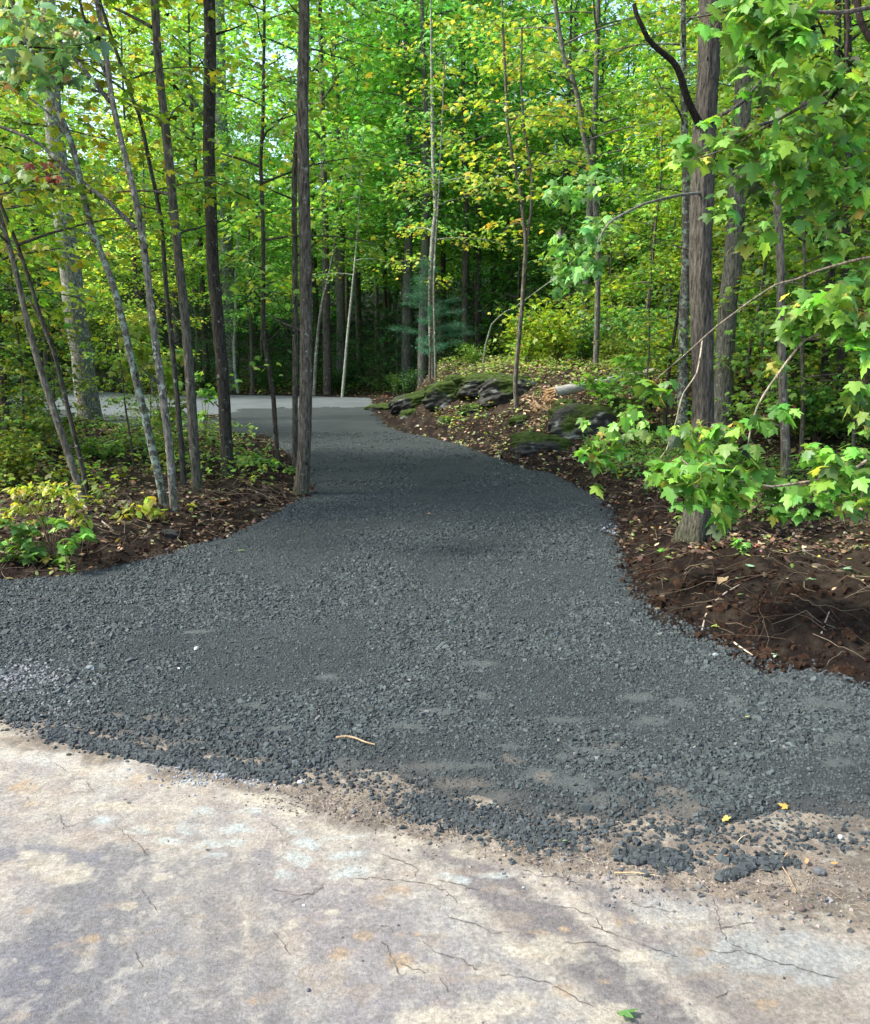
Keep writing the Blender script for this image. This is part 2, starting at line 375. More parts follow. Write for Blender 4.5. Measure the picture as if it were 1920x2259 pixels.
def crown(leaf, limb, rng, path, rpath, hb, R_, nb, palette, size=.1, dens=95, kind='simple', taper=.6, rise=(.05, .5), lc=(.09, .08, .07), azr=None, side=3, spread=.34, limb_r=.02, flat=.07):
    """leafy branches along a trunk path (world z above hb)"""
    P = np.asarray(path, float); z0, z1 = P[0, 2]+hb, P[-1, 2]
    az = rng.random()*6.28
    for b in range(nb):
        f = (b+rng.random()*.8)/nb; z = z0+(z1-z0)*f
        base = np.array([np.interp(z, P[:, 2], P[:, k]) for k in range(2)]+[z])
        az += 2.4+rng.normal(0, .3)
        a = az if azr is None else rng.uniform(*azr)
        prof = (1-f)**taper*.85+.22 if f > .15 else .75
        L = R_*prof*rng.uniform(.65, 1.15)
        up = rng.uniform(*rise)*(1-.2*f)+.55*f*f
        D = np.array([math.cos(a), math.sin(a), 0]); Sd = np.array([-D[1], D[0], 0])
        ns = 6; ts = np.linspace(0, 1, ns); wob = rng.normal(0, .05*L, (ns, 1))*ts[:, None]*Sd
        bp = base+D*(ts*L)[:, None]+wob+np.outer(ts*L*up-.22*L*ts**2, [0, 0, 1.0])
        r0 = max(.006, min(limb_r, L*.011)); tube(limb, bp, r0*(1-.8*ts), 5, lc)
        n = int(dens*L*rng.uniform(.7, 1.3))
        t = rng.random(n)**.75*.95+.08
        # side twigs: leaves gather around a few twig axes
        tw = rng.integers(0, side*2+1, n); sgn = np.where(tw % 2 == 0, 1, -1); tb = .15+.8*(tw/(side*2+1))
        along = rng.random(n)
        lat = along*spread*L*sgn*(1.1-.5*tb)
        c = np.stack([np.interp(np.clip(tb+along*.3, 0, 1.1), ts, bp[:, k]) for k in range(3)], 1)
        c = c+Sd*lat[:, None]+rng.normal(0, 1, (n, 3))*np.array([.09, .09, flat])*min(1.5, L+.3)
        c[:, 2] -= .10*np.abs(lat)
        yaw = a+sgn*rng.uniform(.1, 1.3, n)+rng.normal(0, .5, n)
        put_leaves(leaf, rng, c, yaw, rng.normal(.35, .3, n), rng.normal(0, .38, n), size*rng.uniform(.6, 1.25, n), pal(rng, n, palette), kind)

# ================================================================ THE SETTING
# ---- forest ground
def soil_col(X, Y, Z):
    sd = sd_open(X, Y); n = fbm(X, Y, 2.2, 4, 31); n2 = fbm(X, Y, 11, 3, 41)
    dark = np.array([.014, .0095, .0075]); mid = np.array([.034, .025, .017]); lit = np.array([.07, .054, .038]); moss = np.array([.05, .075, .02])
    near = ss(1.5, .4, sd+(n-.5)*1.6)
    C = mid*(1-near[:, None])+dark*near[:, None]
    k = ss(.52, .68, n2)[:, None]*.6; C = C*(1-k)+lit*k*.8
    k = (ss(.6, .75, n)*ss(.7, 2, sd))[:, None]*.5; C = C*(1-k)+moss*k
    k = ss(30, 45, Y)[:, None]; C = C*(1-k)+np.array([.014, .020, .009])*k  # far ground darkened in colour to imitate shade deep in the woods
    return C
gx = axis(-7.0, 7.0, .045, -160, 160, 1.06); gy = axis(4.6, 13.0, .045, -40, 230, 1.045)
g = grid(gx, gy, lambda X, Y: terr(X, Y), soil_col)
tag(g.build('ground', MAT['soil'], smooth=True), kind='structure')

# ---- old pavement in the foreground
def blob(X, Y, u, v, ru, rv, ns=1.0, seed=0, ang=0, sq=2.0):
    c = G(u, v); e = G(u+ru, v); h = G(u, v-rv); l_ = G(u, v+rv)
    rx = abs(e[0]-c[0]); ry = abs(h[1]-l_[1])/2
    dx = X-c[0]; dy = Y-c[1]
    if ang: dx, dy = dx*math.cos(ang)+dy*math.sin(ang), -dx*math.sin(ang)+dy*math.cos(ang)
    d = ((np.abs(dx)/rx)**sq+(np.abs(dy)/ry)**sq)**(1/sq)+(fbm(X, Y, 14, 4, seed)-.5)*1.5*ns
    d = d+(fbm(X, Y, 45, 3, seed+7)-.5)*.9*ns
    return ss(1.3, .55, d)
def band(X, Y, pts, w, soft=.3, ns=.5, seed=0):
    P = GP(pts); d = segd(X, Y, P, False); return ss(w*(1+soft), w*(1-soft), d+(fbm(X, Y, 16, 4, seed)-.5)*w*ns*2)
pave_line = [(-200,1628),(0,1640),(159,1668),(278,1688),(369,1712),(520,1738),(620,1765),(719,1795),(838,1828),(997,1852),(1156,1892),(1260,1928),(1360,1935),(1458,1940),(1577,1972),(1696,2006),(1800,2026),(1920,2045),(2100,2075)]
PL = GP(pave_line); SOILP = [(30, PL[-1][1]-1.2)]+PL[::-1]+[(-30, PL[0][1]+.5), (-30, 30), (30, 30)]
def pave_z(X, Y): return (fbm(X, Y, 1.2, 3, 71)-.5)*.016+(fbm(X, Y, 18, 3, 72)-.5)*.003-.002
def pave_col(X, Y, Z):
    n1 = fbm(X, Y, 2.6, 5, 81); n2 = fbm(X, Y, 9, 4, 82); n3 = fbm(X*1.0, Y*2.2, 5, 4, 83)
    base = np.array([.285, .258, .245]); C = np.ones((len(X), 1))*base
    def mix(k, c, s=1):
        nonlocal C
        k = np.clip(k*s, 0, 1)[:, None]; C = C*(1-k)+np.array(c)*k
    mix(ss(.45, .62, n1), (0.231, 0.220, 0.231), .75)
    mix(ss(.55, .70, n2), (0.329, 0.301, 0.269), .6)
    mix(ss(.52, .66, n3), (0.252, 0.217, 0.196), .5)
    mix(ss(.58, .7, fbm(X, Y, 4, 4, 90)), (0.322, 0.319, 0.315), .5)
    mix(ss(.52, .62, fbm(X, Y, 30, 3, 84)), (.33, .31, .29), .35)
    mix(ss(.55, .66, fbm(X, Y, 60, 2, 85)), (.17, .16, .16), .30)
    mix(ss(.54, .64, fbm(X*1.6, Y*.8, 13, 4, 86)), (.34, .32, .28), .4)
    mix(ss(.56, .66, fbm(X, Y, 7, 5, 87)), (.19, .185, .20), .45)
    # cooler, speckled aggregate towards the lower left
    mix(ss(.0, .5, 2.35-Y+(n1-.5)*1.1)*ss(1.2, -.2, X), (0.199, 0.199, 0.220), .7)
    # worn dark tyre tracks
    wear = ss(.36, .60, fbm(X, Y, 5, 4, 46))
    lug = wear*ss(-.45, .25, np.sin(Y*62+np.sin(X*40)*.9+fbm(X, Y, 8, 2, 44)*3))
    mix(band(X, Y, [(240,1915),(190,2020),(120,2259)], .13, ns=.6, seed=1)*(.65+.35*n2), (.125, .126, .145), .9)
    mix(band(X, Y, [(60,2110),(10,2259)], .09, ns=.6, seed=2), (.12, .12, .15), .7)
    mix(band(X, Y, [(390,1950),(360,2060),(330,2259)], .10, ns=.8, seed=13)*(.5+.5*n2), (.16, .16, .178), .8)
    mix(band(X, Y, [(490,1900),(492,2080),(480,2259)], .055, ns=.3, seed=3)*(.55+.45*lug), (.15, .145, .16), .85)
    mix(band(X, Y, [(575,1890),(588,2080),(600,2259)], .04, ns=.3, seed=4)*(.5+.5*lug), (.15, .148, .165), .8)
    zz_ = wear*ss(-.6, .6, np.sin((X*.55+Y)*58+np.sin(X*26)*1.3+fbm(X, Y, 9, 2, 45)*2))
    mix(band(X, Y, [(985,1870),(1080,1950),(1220,2060),(1330,2160),(1450,2259)], .095, ns=.35, seed=5)*(.8+.2*zz_), (.115, .106, .118), .88)
    mix(band(X, Y, [(1075,1925),(1130,1985),(1300,2110),(1400,2200)], .035, ns=.6, seed=25), (.40, .37, .32), .0)
    mix(band(X, Y, [(1150,2000),(1290,2105),(1390,2190)], .03, ns=.7, seed=26), (.15, .14, .15), .3)
    mix(band(X, Y, [(1275,1935),(1390,2050),(1540,2170),(1680,2259)], .055, ns=.5, seed=6)*(.75+.25*zz_), (.13, .12, .13), .85)
    mix(band(X, Y, [(1190,1925),(1330,2035),(1480,2160),(1570,2259)], .035, soft=.6, ns=.8, seed=27)*(.35+.65*n2), (.39, .36, .32), .6)
    mix(band(X, Y, [(955,1905),(1060,2010),(1180,2110),(1290,2200)], .035, soft=.6, ns=.8, seed=28)*(.35+.65*n2), (.40, .37, .33), .55)
    mix(band(X, Y, [(700,1975),(800,2060),(880,2180),(900,2259)], .14, ns=.8, seed=7), (.19, .178, .20), .6)
    mix(band(X, Y, [(1600,2080),(1760,2200),(1850,2259)], .16, ns=.9, seed=14), (.20, .18, .165), .6)
    mix(band(X, Y, [(20,1880),(190,1895)], .05, seed=8), (.15, .15, .18), .8)
    # cream and rust stains
    for i, (u, v, a, b) in enumerate([(360,1935,34,12),(1130,2095,46,22),(930,2240,60,20),(1080,2150,60,14),(1240,2095,60,30),(1030,1880,40,10),
                                      (90,1905,50,22),(150,1930,45,20),(640,2035,22,12),(280,2000,20,9),(60,1880,26,8),(1120,2215,70,25),(920,2135,50,14),(560,1760,50,14),(340,1830,40,10),
                                      (1500,2030,60,20),(1000,2250,80,26),(1350,2240,60,22),(730,2010,26,7),(1420,2110,60,14),(240,1780,60,12),(680,1790,60,10)]):
        mix(blob(X, Y, u, v, a, b, 1, 100+i), (0.420, 0.389, 0.329), .6)
    for i, (u, v, a, b) in enumerate([(50,1735,26,12),(65,1768,32,9),(300,1718,26,13),(375,1715,24,10),(740,2105,34,16),(805,2062,18,8),(1185,2055,26,9),(1245,2048,18,9),(1400,2030,38,9),
                                      (1530,2095,34,8),(1600,2130,28,9),(1690,2215,28,12),(880,2115,26,12),(1240,2185,30,14),(200,2075,28,9),(60,2010,16,6),(1330,2165,16,7),(920,2060,14,6),(840,1978,12,5),(555,2208,12,8),(1650,1910,24,8),(870,1960,26,10)]):
        mix(blob(X, Y, u, v, a, b, 1.5, 140+i)*(.5+.5*ss(.35, .55, fbm(X, Y, 28, 3, 141)))*1.2, (0.31, 0.235, 0.165), .7)
    # pale stone dust pressed out of tyre lugs
    for i, (u, v, a, b, an) in enumerate([(680,1858,34,11,-.5),(660,1895,38,13,-.6),(632,1930,28,12,-.5),(655,1835,26,7,-.3),(760,1845,50,6,.15),(770,1885,42,9,.25),(765,1922,42,13,.3),
                                          (455,1790,28,13,-.2),(415,1825,26,13,-.5),(545,1790,38,8,.2),(500,1828,50,8,.25),(490,1860,50,9,.15),(530,1832,36,7,.2),(300,1832,28,9,-.1),(375,1858,28,9,-.1),
                                          (480,1886,26,7,.1),(228,1810,20,9,-.3),(1010,1935,40,9,-.3),(1090,1928,36,8,0)]):
        mix(blob(X, Y, u, v, a*.95, b*.85, .8, 200+i, an, 4.0)*(.45+.55*vnoise(X*150, Y*150, 3))*(.5+.5*ss(.3, .5, fbm(X, Y, 22, 3, 201)))*1.15, (0.350, 0.402, 0.420), .8)
    mix(blob(X, Y, 1700, 2110, 210, 55, .8, 330), (0.259, 0.280, 0.294), .75)
    mix(blob(X, Y, 1480, 2010, 90, 26, .8, 331), (0.280, 0.287, 0.294), .6)
    # dust apron next to the gravel
    mix(blob(X, Y, 220, 1665, 230, 22, .8, 332)*ss(.35, .55, n2), (0.364, 0.385, 0.399), .8)
    mix(blob(X, Y, 480, 1712, 100, 18, .8, 333)*ss(.4, .55, n2), (0.315, 0.364, 0.385), .85)
    mix(band(X, Y, [(0,1660),(120,1675),(260,1700)], .06, seed=12), (0.385, 0.371, 0.357), .5)
    # soil washed over the edge
    sdl = sdf(X, Y, SOILP)+(fbm(X, Y, 6, 4, 95)-.5)*.22
    k = ss(.05, -.05, sdl); soil = np.array([.165, .138, .118])*(.65+.7*fbm(X, Y, 22, 4, 96))[:, None]
    g2 = ss(.5, .62, fbm(X, Y, 10, 3, 97))[:, None]; soil = soil*(1-g2*.55)+np.array([.25, .22, .18])*g2*.55
    g2 = ss(.5, .66, fbm(X, Y, 5, 3, 98))[:, None]; soil = soil*(1-g2*.6)+np.array([.08, .07, .062])*g2*.6
    C = C*(1-k[:, None])+soil*k[:, None]
    mix(ss(.12, -.02, sdl)*ss(-.02, .03, sdl)*ss(.3, .6, n2), (0.392, 0.350, 0.294), .6)
    C = C*(.74+.52*fbm(X, Y, 130, 2, 88))[:, None]
    mix(ss(.60, .70, fbm(X, Y, 38, 3, 111)), (.13, .125, .12), .35)
    mix(ss(.62, .72, fbm(X, Y, 26, 3, 112)), (.40, .385, .35), .35)
    mix(ss(.62, .70, fbm(X*.7, Y*1.4, 17, 4, 113)), (.27, .22, .18), .35)
    return C*np.array([.69, .68, .62])*1.36
px_ = axis(-2.5, 3.0, .0065, -30, 30, 1.09); py_ = axis(1.45, 4.3, .0065, -30, 6.5, 1.09)
pv = grid(px_, py_, pave_z, pave_col, lambda X, Y: sdf(X, Y, PAVE) < .4)
crk = np.random.default_rng(5)
def crack(pts, w=.0035):
    P = [G(*p) for p in pts]; Q = [P[0]]
    for a, b in zip(P[:-1], P[1:]):
        n = max(2, int(np.linalg.norm(b-a)/.012))
        for k in range(1, n+1):
            t = k/n; Q.append(a+(b-a)*t+(crk.normal(0, .0035, 2) if k < n else 0))
    Q = np.array(Q); T = np.gradient(Q, axis=0); T /= np.linalg.norm(T, axis=1)[:, None]; N = np.stack([-T[:, 1], T[:, 0]], 1)
    ww = w*(.35+.9*crk.random(len(Q))); ww[0] = ww[-1] = .0003
    A = Q+N*ww[:, None]/2; B = Q-N*ww[:, None]/2
    V = np.concatenate([np.c_[A, pave_z(A[:, 0], A[:, 1])+.0022], np.c_[B, pave_z(B[:, 0], B[:, 1])+.0022]]); n = len(Q)
    pv.add(V, [(i, i+1, n+i+1, n+i) for i in range(n-1)], (.095, .08, .072))
for c_ in [[(112,1679),(150,1700)],[(190,1722),(205,1745),(150,1752)],[(132,1795),(140,1820),(168,1824)],[(255,1820),(275,1842),(300,1858),(318,1878),(330,1893)],[(312,1962),(330,1990),(347,2012)],
           [(600,1960),(640,1972),(690,1972),(720,1945)],[(720,1945),(680,1975),(640,1990)],[(600,2055),(630,2085),(640,2110)],[(600,1815),(625,1842)],[(448,1985),(450,1990),(465,2000)],
           [(840,1880),(880,1895),(918,1912),(920,1935)],[(780,1935),(880,1938),(960,1950),(1000,1975),(1010,1995)],[(960,1938),(1010,1948),(1070,1965)],[(980,2008),(990,2022),(1050,2035),(1085,2058),(1130,2055)],
           [(825,2037),(870,2050)],[(920,2065),(945,2085),(960,2100),(1010,2112),(1060,2140)],[(843,2073),(860,2100),(870,2125),(885,2150)],[(970,2155),(990,2190)],[(1100,2150),(1160,2155),(1220,2172)],
           [(1150,1915),(1190,1930),(1250,1935),(1285,1955)],[(1220,1997),(1270,2002),(1315,2022),(1330,2050),(1355,2060)],[(1575,1980),(1583,2015),(1590,2050),(1610,2080),(1640,2095),(1700,2120),(1760,2135),(1860,2165)],
           [(1640,2095),(1600,2100),(1560,2095)],[(1390,1990),(1420,2000),(1500,2012)],[(1575,2206),(1600,2195),(1620,2188)],[(1240,2078),(1300,2076),(1340,2085),(1372,2100)],[(1220,2175),(1270,2200),(1310,2225)],[(880,2125),(930,2140),(960,2150)],
           [(30,1885),(50,1892)],[(400,1700),(430,1715),(520,1730)],[(300,2100),(312,2140)],[(1300,2040),(1360,2062),(1440,2092),(1500,2110)],[(1575,2050),(1650,2034),(1680,2036)]]:
    crack(c_, .0027)
tag(pv.build('pavement', MAT['pave'], smooth=True), kind='structure')

# ---- pale old gravel of the far road
def road_z(X, Y):
    sd = sdf(X, Y, ROAD)+(fbm(X, Y, 3, 3, 51)-.5)*.25
    return .006+(fbm(X, Y, .7, 3, 52)-.5)*.03-.14*ss(-.05, .5, sd)
rd = grid(np.arange(-30, .2, .14), np.arange(15, 32, .11), road_z,
          lambda X, Y, Z: np.array([.085, .100, .106])*(.75+.5*fbm(X, Y, 2, 4, 53))[:, None], lambda X, Y: sdf(X, Y, ROAD) < .5)
tag(rd.build('road', MAT['gravel_bed'], smooth=True), kind='structure')

# ---- new dark crushed stone driveway
patches = [(1436,1597,58,15),(1310,1668,54,14),(1597,1720,62,18),(1810,1563,86,20),(1728,1510,44,12),(1062,1476,52,9),(1064,1547,30,8),(965,1577,64,8),(1500,1560,30,14),(1620,1560,30,14),
           (1400,1545,40,10),(1860,1640,50,16),(1850,1690,40,16),(1240,1590,70,8),(1260,1740,60,18),(1340,1770,46,14),(1500,1790,46,24),(900,1610,60,10),(620,1620,40,10),(1000,1700,90,10),(1180,1720,50,16),
           (1090,1760,60,10),(930,1700,70,9),(780,1690,70,9),(440,1400,40,7),(730,1500,30,8),(560,1565,40,8),(1250,1680,30,10),(1130,1660,40,8),(1350,1720,40,12)]
tan_p = [(150,1600,50,7),(250,1590,50,7),(340,1592,40,9),(405,1600,36,12),(180,1622,40,6),(260,1618,40,7),(330,1632,44,7),(400,1645,50,7),(500,1625,40,9),(560,1650,50,9),(480,1668,50,7),(570,1680,50,7),(640,1660,40,7),
         (1500,1790,50,16),(1430,1720,40,10),(1130,1690,30,12),(1340,1655,40,9),(1195,1725,20,14),(1480,1760,50,12),(1020,1735,60,9),(1240,1830,60,12),(1420,1800,60,18),(1500,1815,80,12),(1640,1820,90,10),(1750,1845,90,12),(1850,1830,60,12),(1350,1830,60,10)]
def pm(X, Y, L, s0):
    k = np.zeros(len(X))
    for i, (u, v, a, b) in enumerate(L): k = np.maximum(k, blob(X, Y, u, v, a, b, .8, s0+i))
    return k
def drive_sd(X, Y): return sdf(X, Y, DRIVE)
rut = lambda X, Y: (fbm(X*1.0, Y*2.4, 1.3, 4, 61)-.5)*.05
def drive_z(X, Y):
    sd = drive_sd(X, Y); n = (fbm(X, Y, 5, 4, 62)-.5)
    fr_ = ss(6.0, 4.8, Y)
    k = ss(-.24, .12, sd+n*.34)*fr_+ss(-.05, .25, sd+n*(.12+.7*ss(15, 19, Y)))*(1-fr_)
    return .022+rut(X, Y)*ss(0, .8, -sd)+(fbm(X, Y, 20, 3, 63)-.5)*.014*ss(12, 7, Y)-.085*k
def drive_col(X, Y, Z):
    n = fbm(X, Y, 3, 4, 64); C = np.array([.026, .033, .034])*(.7+.6*n)[:, None]
    k = (pm(X, Y, patches, 400)*.75)[:, None]; C = C*(1-k)+np.array([.078, .090, .086])*k
    k = (pm(X, Y, tan_p, 440)*.8)[:, None]; C = C*(1-k)+np.array([.12, .108, .09])*k
    sd = drive_sd(X, Y); k = (ss(-.35, 0.0, sd+(n-.5)*.3)*ss(5.5, 4.5, Y)*.6)[:, None]; C = C*(1-k)+np.array([.065, .06, .052])*k
    return C
dx_ = axis(-3.6, 3.6, .022, -28, 28, 1.07); dy_ = axis(2.9, 9.0, .022, 2.0, 30, 1.02)
dr = grid(dx_, dy_, drive_z, drive_col, lambda X, Y: drive_sd(X, Y) < .32)
tag(dr.build('gravel_driveway', MAT['gravel_bed'], smooth=True), kind='structure')

# ---- loose crushed stones: uncountable
rng = np.random.default_rng(11)
def stones(acc, X, Y, Z, s, C, rng, flat=.62):
    N = len(X)
    cube = np.array([(a, b, c) for c in (-1, 1) for b in (-1, 1) for a in (-1, 1)], float)
    cube = cube*np.where(cube[:, 2:] > 0, [[.68, .68, 1]], [[1, 1, 1]])
    V = cube[None]+rng.uniform(-.34, .34, (N, 8, 3))
    V = V*(s[:, None]*np.stack([rng.uniform(.8, 1.3, N), rng.uniform(.6, 1, N), flat*rng.uniform(.6, 1.2, N)], 1))[:, None, :]
    ya, pi, ro = rng.uniform(0, 6.28, N), rng.normal(0, .3, N), rng.normal(0, .3, N)
    V = np.einsum('nij,nkj->nki', rots(rng, ya, pi, ro), V)+np.stack([X, Y, Z], 1)[:, None]
    Fq = np.array([(0, 2, 3, 1), (4, 5, 7, 6), (0, 1, 5, 4), (2, 6, 7, 3), (0, 4, 6, 2), (1, 3, 7, 5)])
    FF = (Fq[None]+(np.arange(N)*8)[:, None, None]).reshape(-1, 4)
    acc.add(V.reshape(-1, 3), FF, np.repeat(C, 8, 0))
ga = Acc()
def gravel_batch(n, y0, y1, smin, smax, marg=.12, pw=1.0, pw_=1.0):
    Y = y0+(y1-y0)*rng.random(n)**pw; X = rng.uniform(-1, 1, n)*(Y*.56+.6)
    sd = drive_sd(X, Y); dn = fbm(X, Y, 2.0, 4, 66); edge = ss(.02, -.26, sd+(fbm(X, Y, 5, 4, 62)-.5)*.4)
    pt = np.maximum(pm(X, Y, patches, 400), pm(X, Y, tan_p, 440)*.8)*pw_
    keep = rng.random(n) < edge*(1-.93*pt)*(.55+.45*ss(.30, .50, dn+.1))
    X, Y = X[keep], Y[keep]; s = rng.uniform(smin, smax, len(X))*(.7+.8*rng.random(len(X))**3)*(.75+.5*ss(.4, .6, dn[keep]))
    Z = np.maximum(drive_z(X, Y), pave_z(X, Y))+s*.15
    C = np.array([.039, .049, .049])*(1+rng.normal(0, .34, (len(X), 1))).clip(.35, 2.2)
    w = rng.random(len(X)) < .006; C[w] = (.13, .13, .125)
    stones(ga, X, Y, Z, s, C, rng)
gravel_batch(135000, 2.35, 5.4, .0040, .0078)
gravel_batch(130000, 5.2, 9.5, .0055, .0100)
gravel_batch(45000, 9.3, 16, .008, .013)
gravel_batch(2500, 2.5, 5.0, .009, .013)
gravel_batch(60000, 2.35, 4.6, .0016, .0034, pw_=.35)
# pale pebbles on the left, windrow along the tyre marks, stray clumps at the right
def at_px(n, pts, w, smin, smax, col, var=.25):
    P = np.array(GP(pts)); L = np.concatenate([[0], np.cumsum(np.linalg.norm(np.diff(P, axis=0), axis=1))])
    s = rng.random(n)*L[-1]; X = np.interp(s, L, P[:, 0])+rng.normal(0, w, n); Y = np.interp(s, L, P[:, 1])+rng.normal(0, w*.8, n)
    sz = rng.uniform(smin, smax, n); Z = np.maximum(drive_z(X, Y), pave_z(X, Y))+sz*.35
    stones(ga, X, Y, Z, sz, np.array(col)*(1+rng.normal(0, var, (n, 1))).clip(.4, 1.8), rng)
D_ = (.034, .042, .044)
at_px(1100, [(600,1700),(850,1732),(1050,1790),(1250,1830),(1500,1830),(1700,1850),(1920,1845)], .06, .003, .009, D_, .4)
at_px(450, [(0,1590),(150,1625),(369,1672),(600,1710)], .05, .003, .008, D_, .4)
at_px(520, [(0,1490),(60,1500),(110,1530)], .13, .005, .009, (.13, .135, .14))
at_px(260, [(30,1560),(150,1590)], .10, .004, .008, (.115, .12, .125))
at_px(1300, [(110,1612),(160,1628),(250,1648),(330,1668),(400,1680),(520,1698),(640,1712)], .028, .007, .012, D_)
at_px(700, [(130,1585),(260,1605),(420,1625),(560,1650),(700,1680)], .045, .006, .011, D_)
at_px(170, [(1395,1890),(1420,1880),(1455,1895),(1480,1885)], .035, .009, .015, D_)
at_px(70, [(1470,1910),(1530,1890)], .03, .007, .011, D_)
at_px(70, [(1590,1885),(1640,1895),(1700,1905),(1740,1895)], .02, .009, .016, D_)
at_px(45, [(1600,1935),(1635,1925),(1650,1905)], .014, .010, .017, D_)
at_px(900, [(900,1775),(980,1795),(1050,1805),(1120,1822),(1180,1848),(1250,1845)], .055, .005, .011, D_)
at_px(30, [(530,1710),(560,1712)], .02, .006, .010, (.05, .05, .05))
at_px(260, [(360,1700),(440,1722),(500,1705),(600,1725)], .05, .0025, .006, (.2, .215, .23))
at_px(600, [(650,1760),(850,1800),(1000,1840),(1180,1880),(1400,1920),(1600,1950),(1900,2000)], .07, .002, .006, (.16, .13, .11), .5)
at_px(3200, [(600,1745),(850,1785),(1000,1820),(1180,1860),(1400,1890),(1600,1910),(1900,1930)], .07, .0012, .0034, (.14, .12, .10), .5)
at_px(160, [(1200,1900),(1920,1990)], .11, .003, .008, (.10, .10, .10), .4)
at_px(90, [(100,1750),(500,1800),(900,1950),(1500,2100)], .35, .0015, .004, (.10, .09, .09), .4)
at_px(120, [(1350,1115),(1400,1140),(1350,1180)], .05, .008, .014, (.17, .20, .23))
def at_edge(n, y0, y1, w, smin, smax):
    y = rng.uniform(y0, y1, n); x = rng.uniform(-1, 1, n)*(y*.56+.5); s = drive_sd(x, y); k = (s > -.1) & (rng.random(n) < np.exp(-np.clip(s, 0, 9)/w)) & (s < .5)
    x, y = x[k], y[k]; k = sd_open(x, y) > -.1; x, y = x[k], y[k]; sz = rng.uniform(smin, smax, len(x))
    stones(ga, x, y, np.maximum(terr(x, y), drive_z(x, y))+sz*.3, sz, np.array(D_)*(1+rng.normal(0, .35, (len(x), 1))).clip(.4, 1.8), rng)
at_edge(90000, 3.8, 12, .035, .004, .011)
tag(ga.build('gravel', MAT['stone']), 'dark crushed stone spread loose over the driveway', 'gravel', kind='stuff')

# ================================================================ TREES
def limbs_of(): return Acc()
def path_of(px, base, total, lean=.0, depth_lean=0.0, rng=None):
    """trunk line: pixel track at the base's distance, carried on above the frame up to its full height"""
    pts = []
    for k, (u, v) in enumerate(px):
        p = at(u, v, base[1]+depth_lean*k/len(px)); pts.append(p)
    pts[0] = np.array([pts[0][0], base[1], base[2]-.05])
    top = pts[-1]; d = (pts[-1]-pts[-2]); d = d/np.linalg.norm(d); z = top[2]
    zend = base[2]+total
    while z < zend-.01:
        d = d*.8+np.array([0, 0, 1])*.2; d /= np.linalg.norm(d)
        st = min(1.2, zend-z+.05); top = top+d*st; z = top[2]; pts.append(top.copy())
    return np.array(pts)
def tree(label, px, wb, wt, total, bark='bark', bc=(.10, .085, .07), hb=3.0, cr=2.2, nb=16, palette=GREEN, leafsize=.1, kind='simple', dens=70,
         branches=(), flare=.0, group=None, seed=1, sides=14, cat='tree', name='maple_tree', ridges=.0, rise=(.05, .5), basepx=None, rough=.10, azr=None, lname='leaf', depth_lean=0):
    rg = np.random.default_rng(seed)
    b = hit(*(basepx or px[0])); P = path_of(px, b, total, depth_lean=depth_lean)
    m = b[1]/F                                            # metres per pixel at this distance
    L = np.concatenate([[0], np.cumsum(np.linalg.norm(np.diff(P, axis=0), axis=1))])
    nvis = len(px)-1; r = np.interp(L, [0, L[nvis], L[-1]], [wb*m/2, wt*m/2, .012])
    g_ = sum(bc)/3; bc = tuple((.8*c+.2*g_)*.82*k_ for c, k_ in zip(bc, (.98, 1.0, .9))); root = empty(name, b, label, cat, group)
    loc = P[0]*0+b
    Pl = P-loc
    t = Acc(); tube(t, Pl, r, sides, bc, rg, rough, step=.06 if b[1] < 13 else .2, flare=flare, ridges=ridges)
    lf = Acc(); lm = Acc()
    zz = Pl.copy(); zz[:, 2] -= zz[0, 2]
    rp = None
    if nb: crown(lf, t, rg, Pl, rp, hb, cr, nb, palette, leafsize, dens, kind, lc=bc, rise=rise, azr=azr)
    if b[1] < 14:
        for k_ in range(9):
            z_ = rg.uniform(.4, 5.0); q_ = np.array([np.interp(z_, Pl[:, 2], Pl[:, j_]) for j_ in range(3)]); r_ = np.interp(z_, Pl[:, 2], np.interp(L, [0, L[nvis], L[-1]], [wb*m/2, wt*m/2, .012]))
            a_ = rg.uniform(0, 6.28); d_ = np.array([math.cos(a_), math.sin(a_), rg.uniform(.1, .7)]); l_ = r_+rg.choice([.02, .04, .12, .3])*rg.uniform(.5, 1.3)
            tube(t, [q_, q_+d_*l_*.6, q_+d_*l_+[0, 0, .02]], [min(r_*.5, .016), .009, .004], 6, tuple(.6*c for c in bc), rg, .2)
    t.build('trunk', MAT[bark], root, smooth=True)
    for br in branches:
        Bp = np.array([at(u, v, b[1]+dy) for (u, v, dy) in br['p']])-loc
        a = Acc(); tube(a, Bp, np.linspace(br['w'][0], br['w'][1], len(Bp))*m/2, 8, br.get('c', bc), rg, .12, step=.06 if b[1] < 13 else .15)
        a.build('branch', MAT[br.get('bark', bark)], root, smooth=True)
        if br.get('leaves'):
            n = br['leaves']; k = rg.integers(max(1, len(Bp)//3), len(Bp), n); pos = Bp[k]+rg.normal(0, 1, (n, 3))*np.array([.3, .3, .12])
            put_leaves(lf, rg, pos, rg.uniform(0, 6.28, n), rg.normal(.5, .3, n), rg.normal(0, .4, n), leafsize*rg.uniform(.7, 1.2, n), pal(rg, n, palette), kind)
    if lf.v: lf.build('crown', MAT[lname], root).color = (1.25, 1.25, 1.15, 1)
    return root

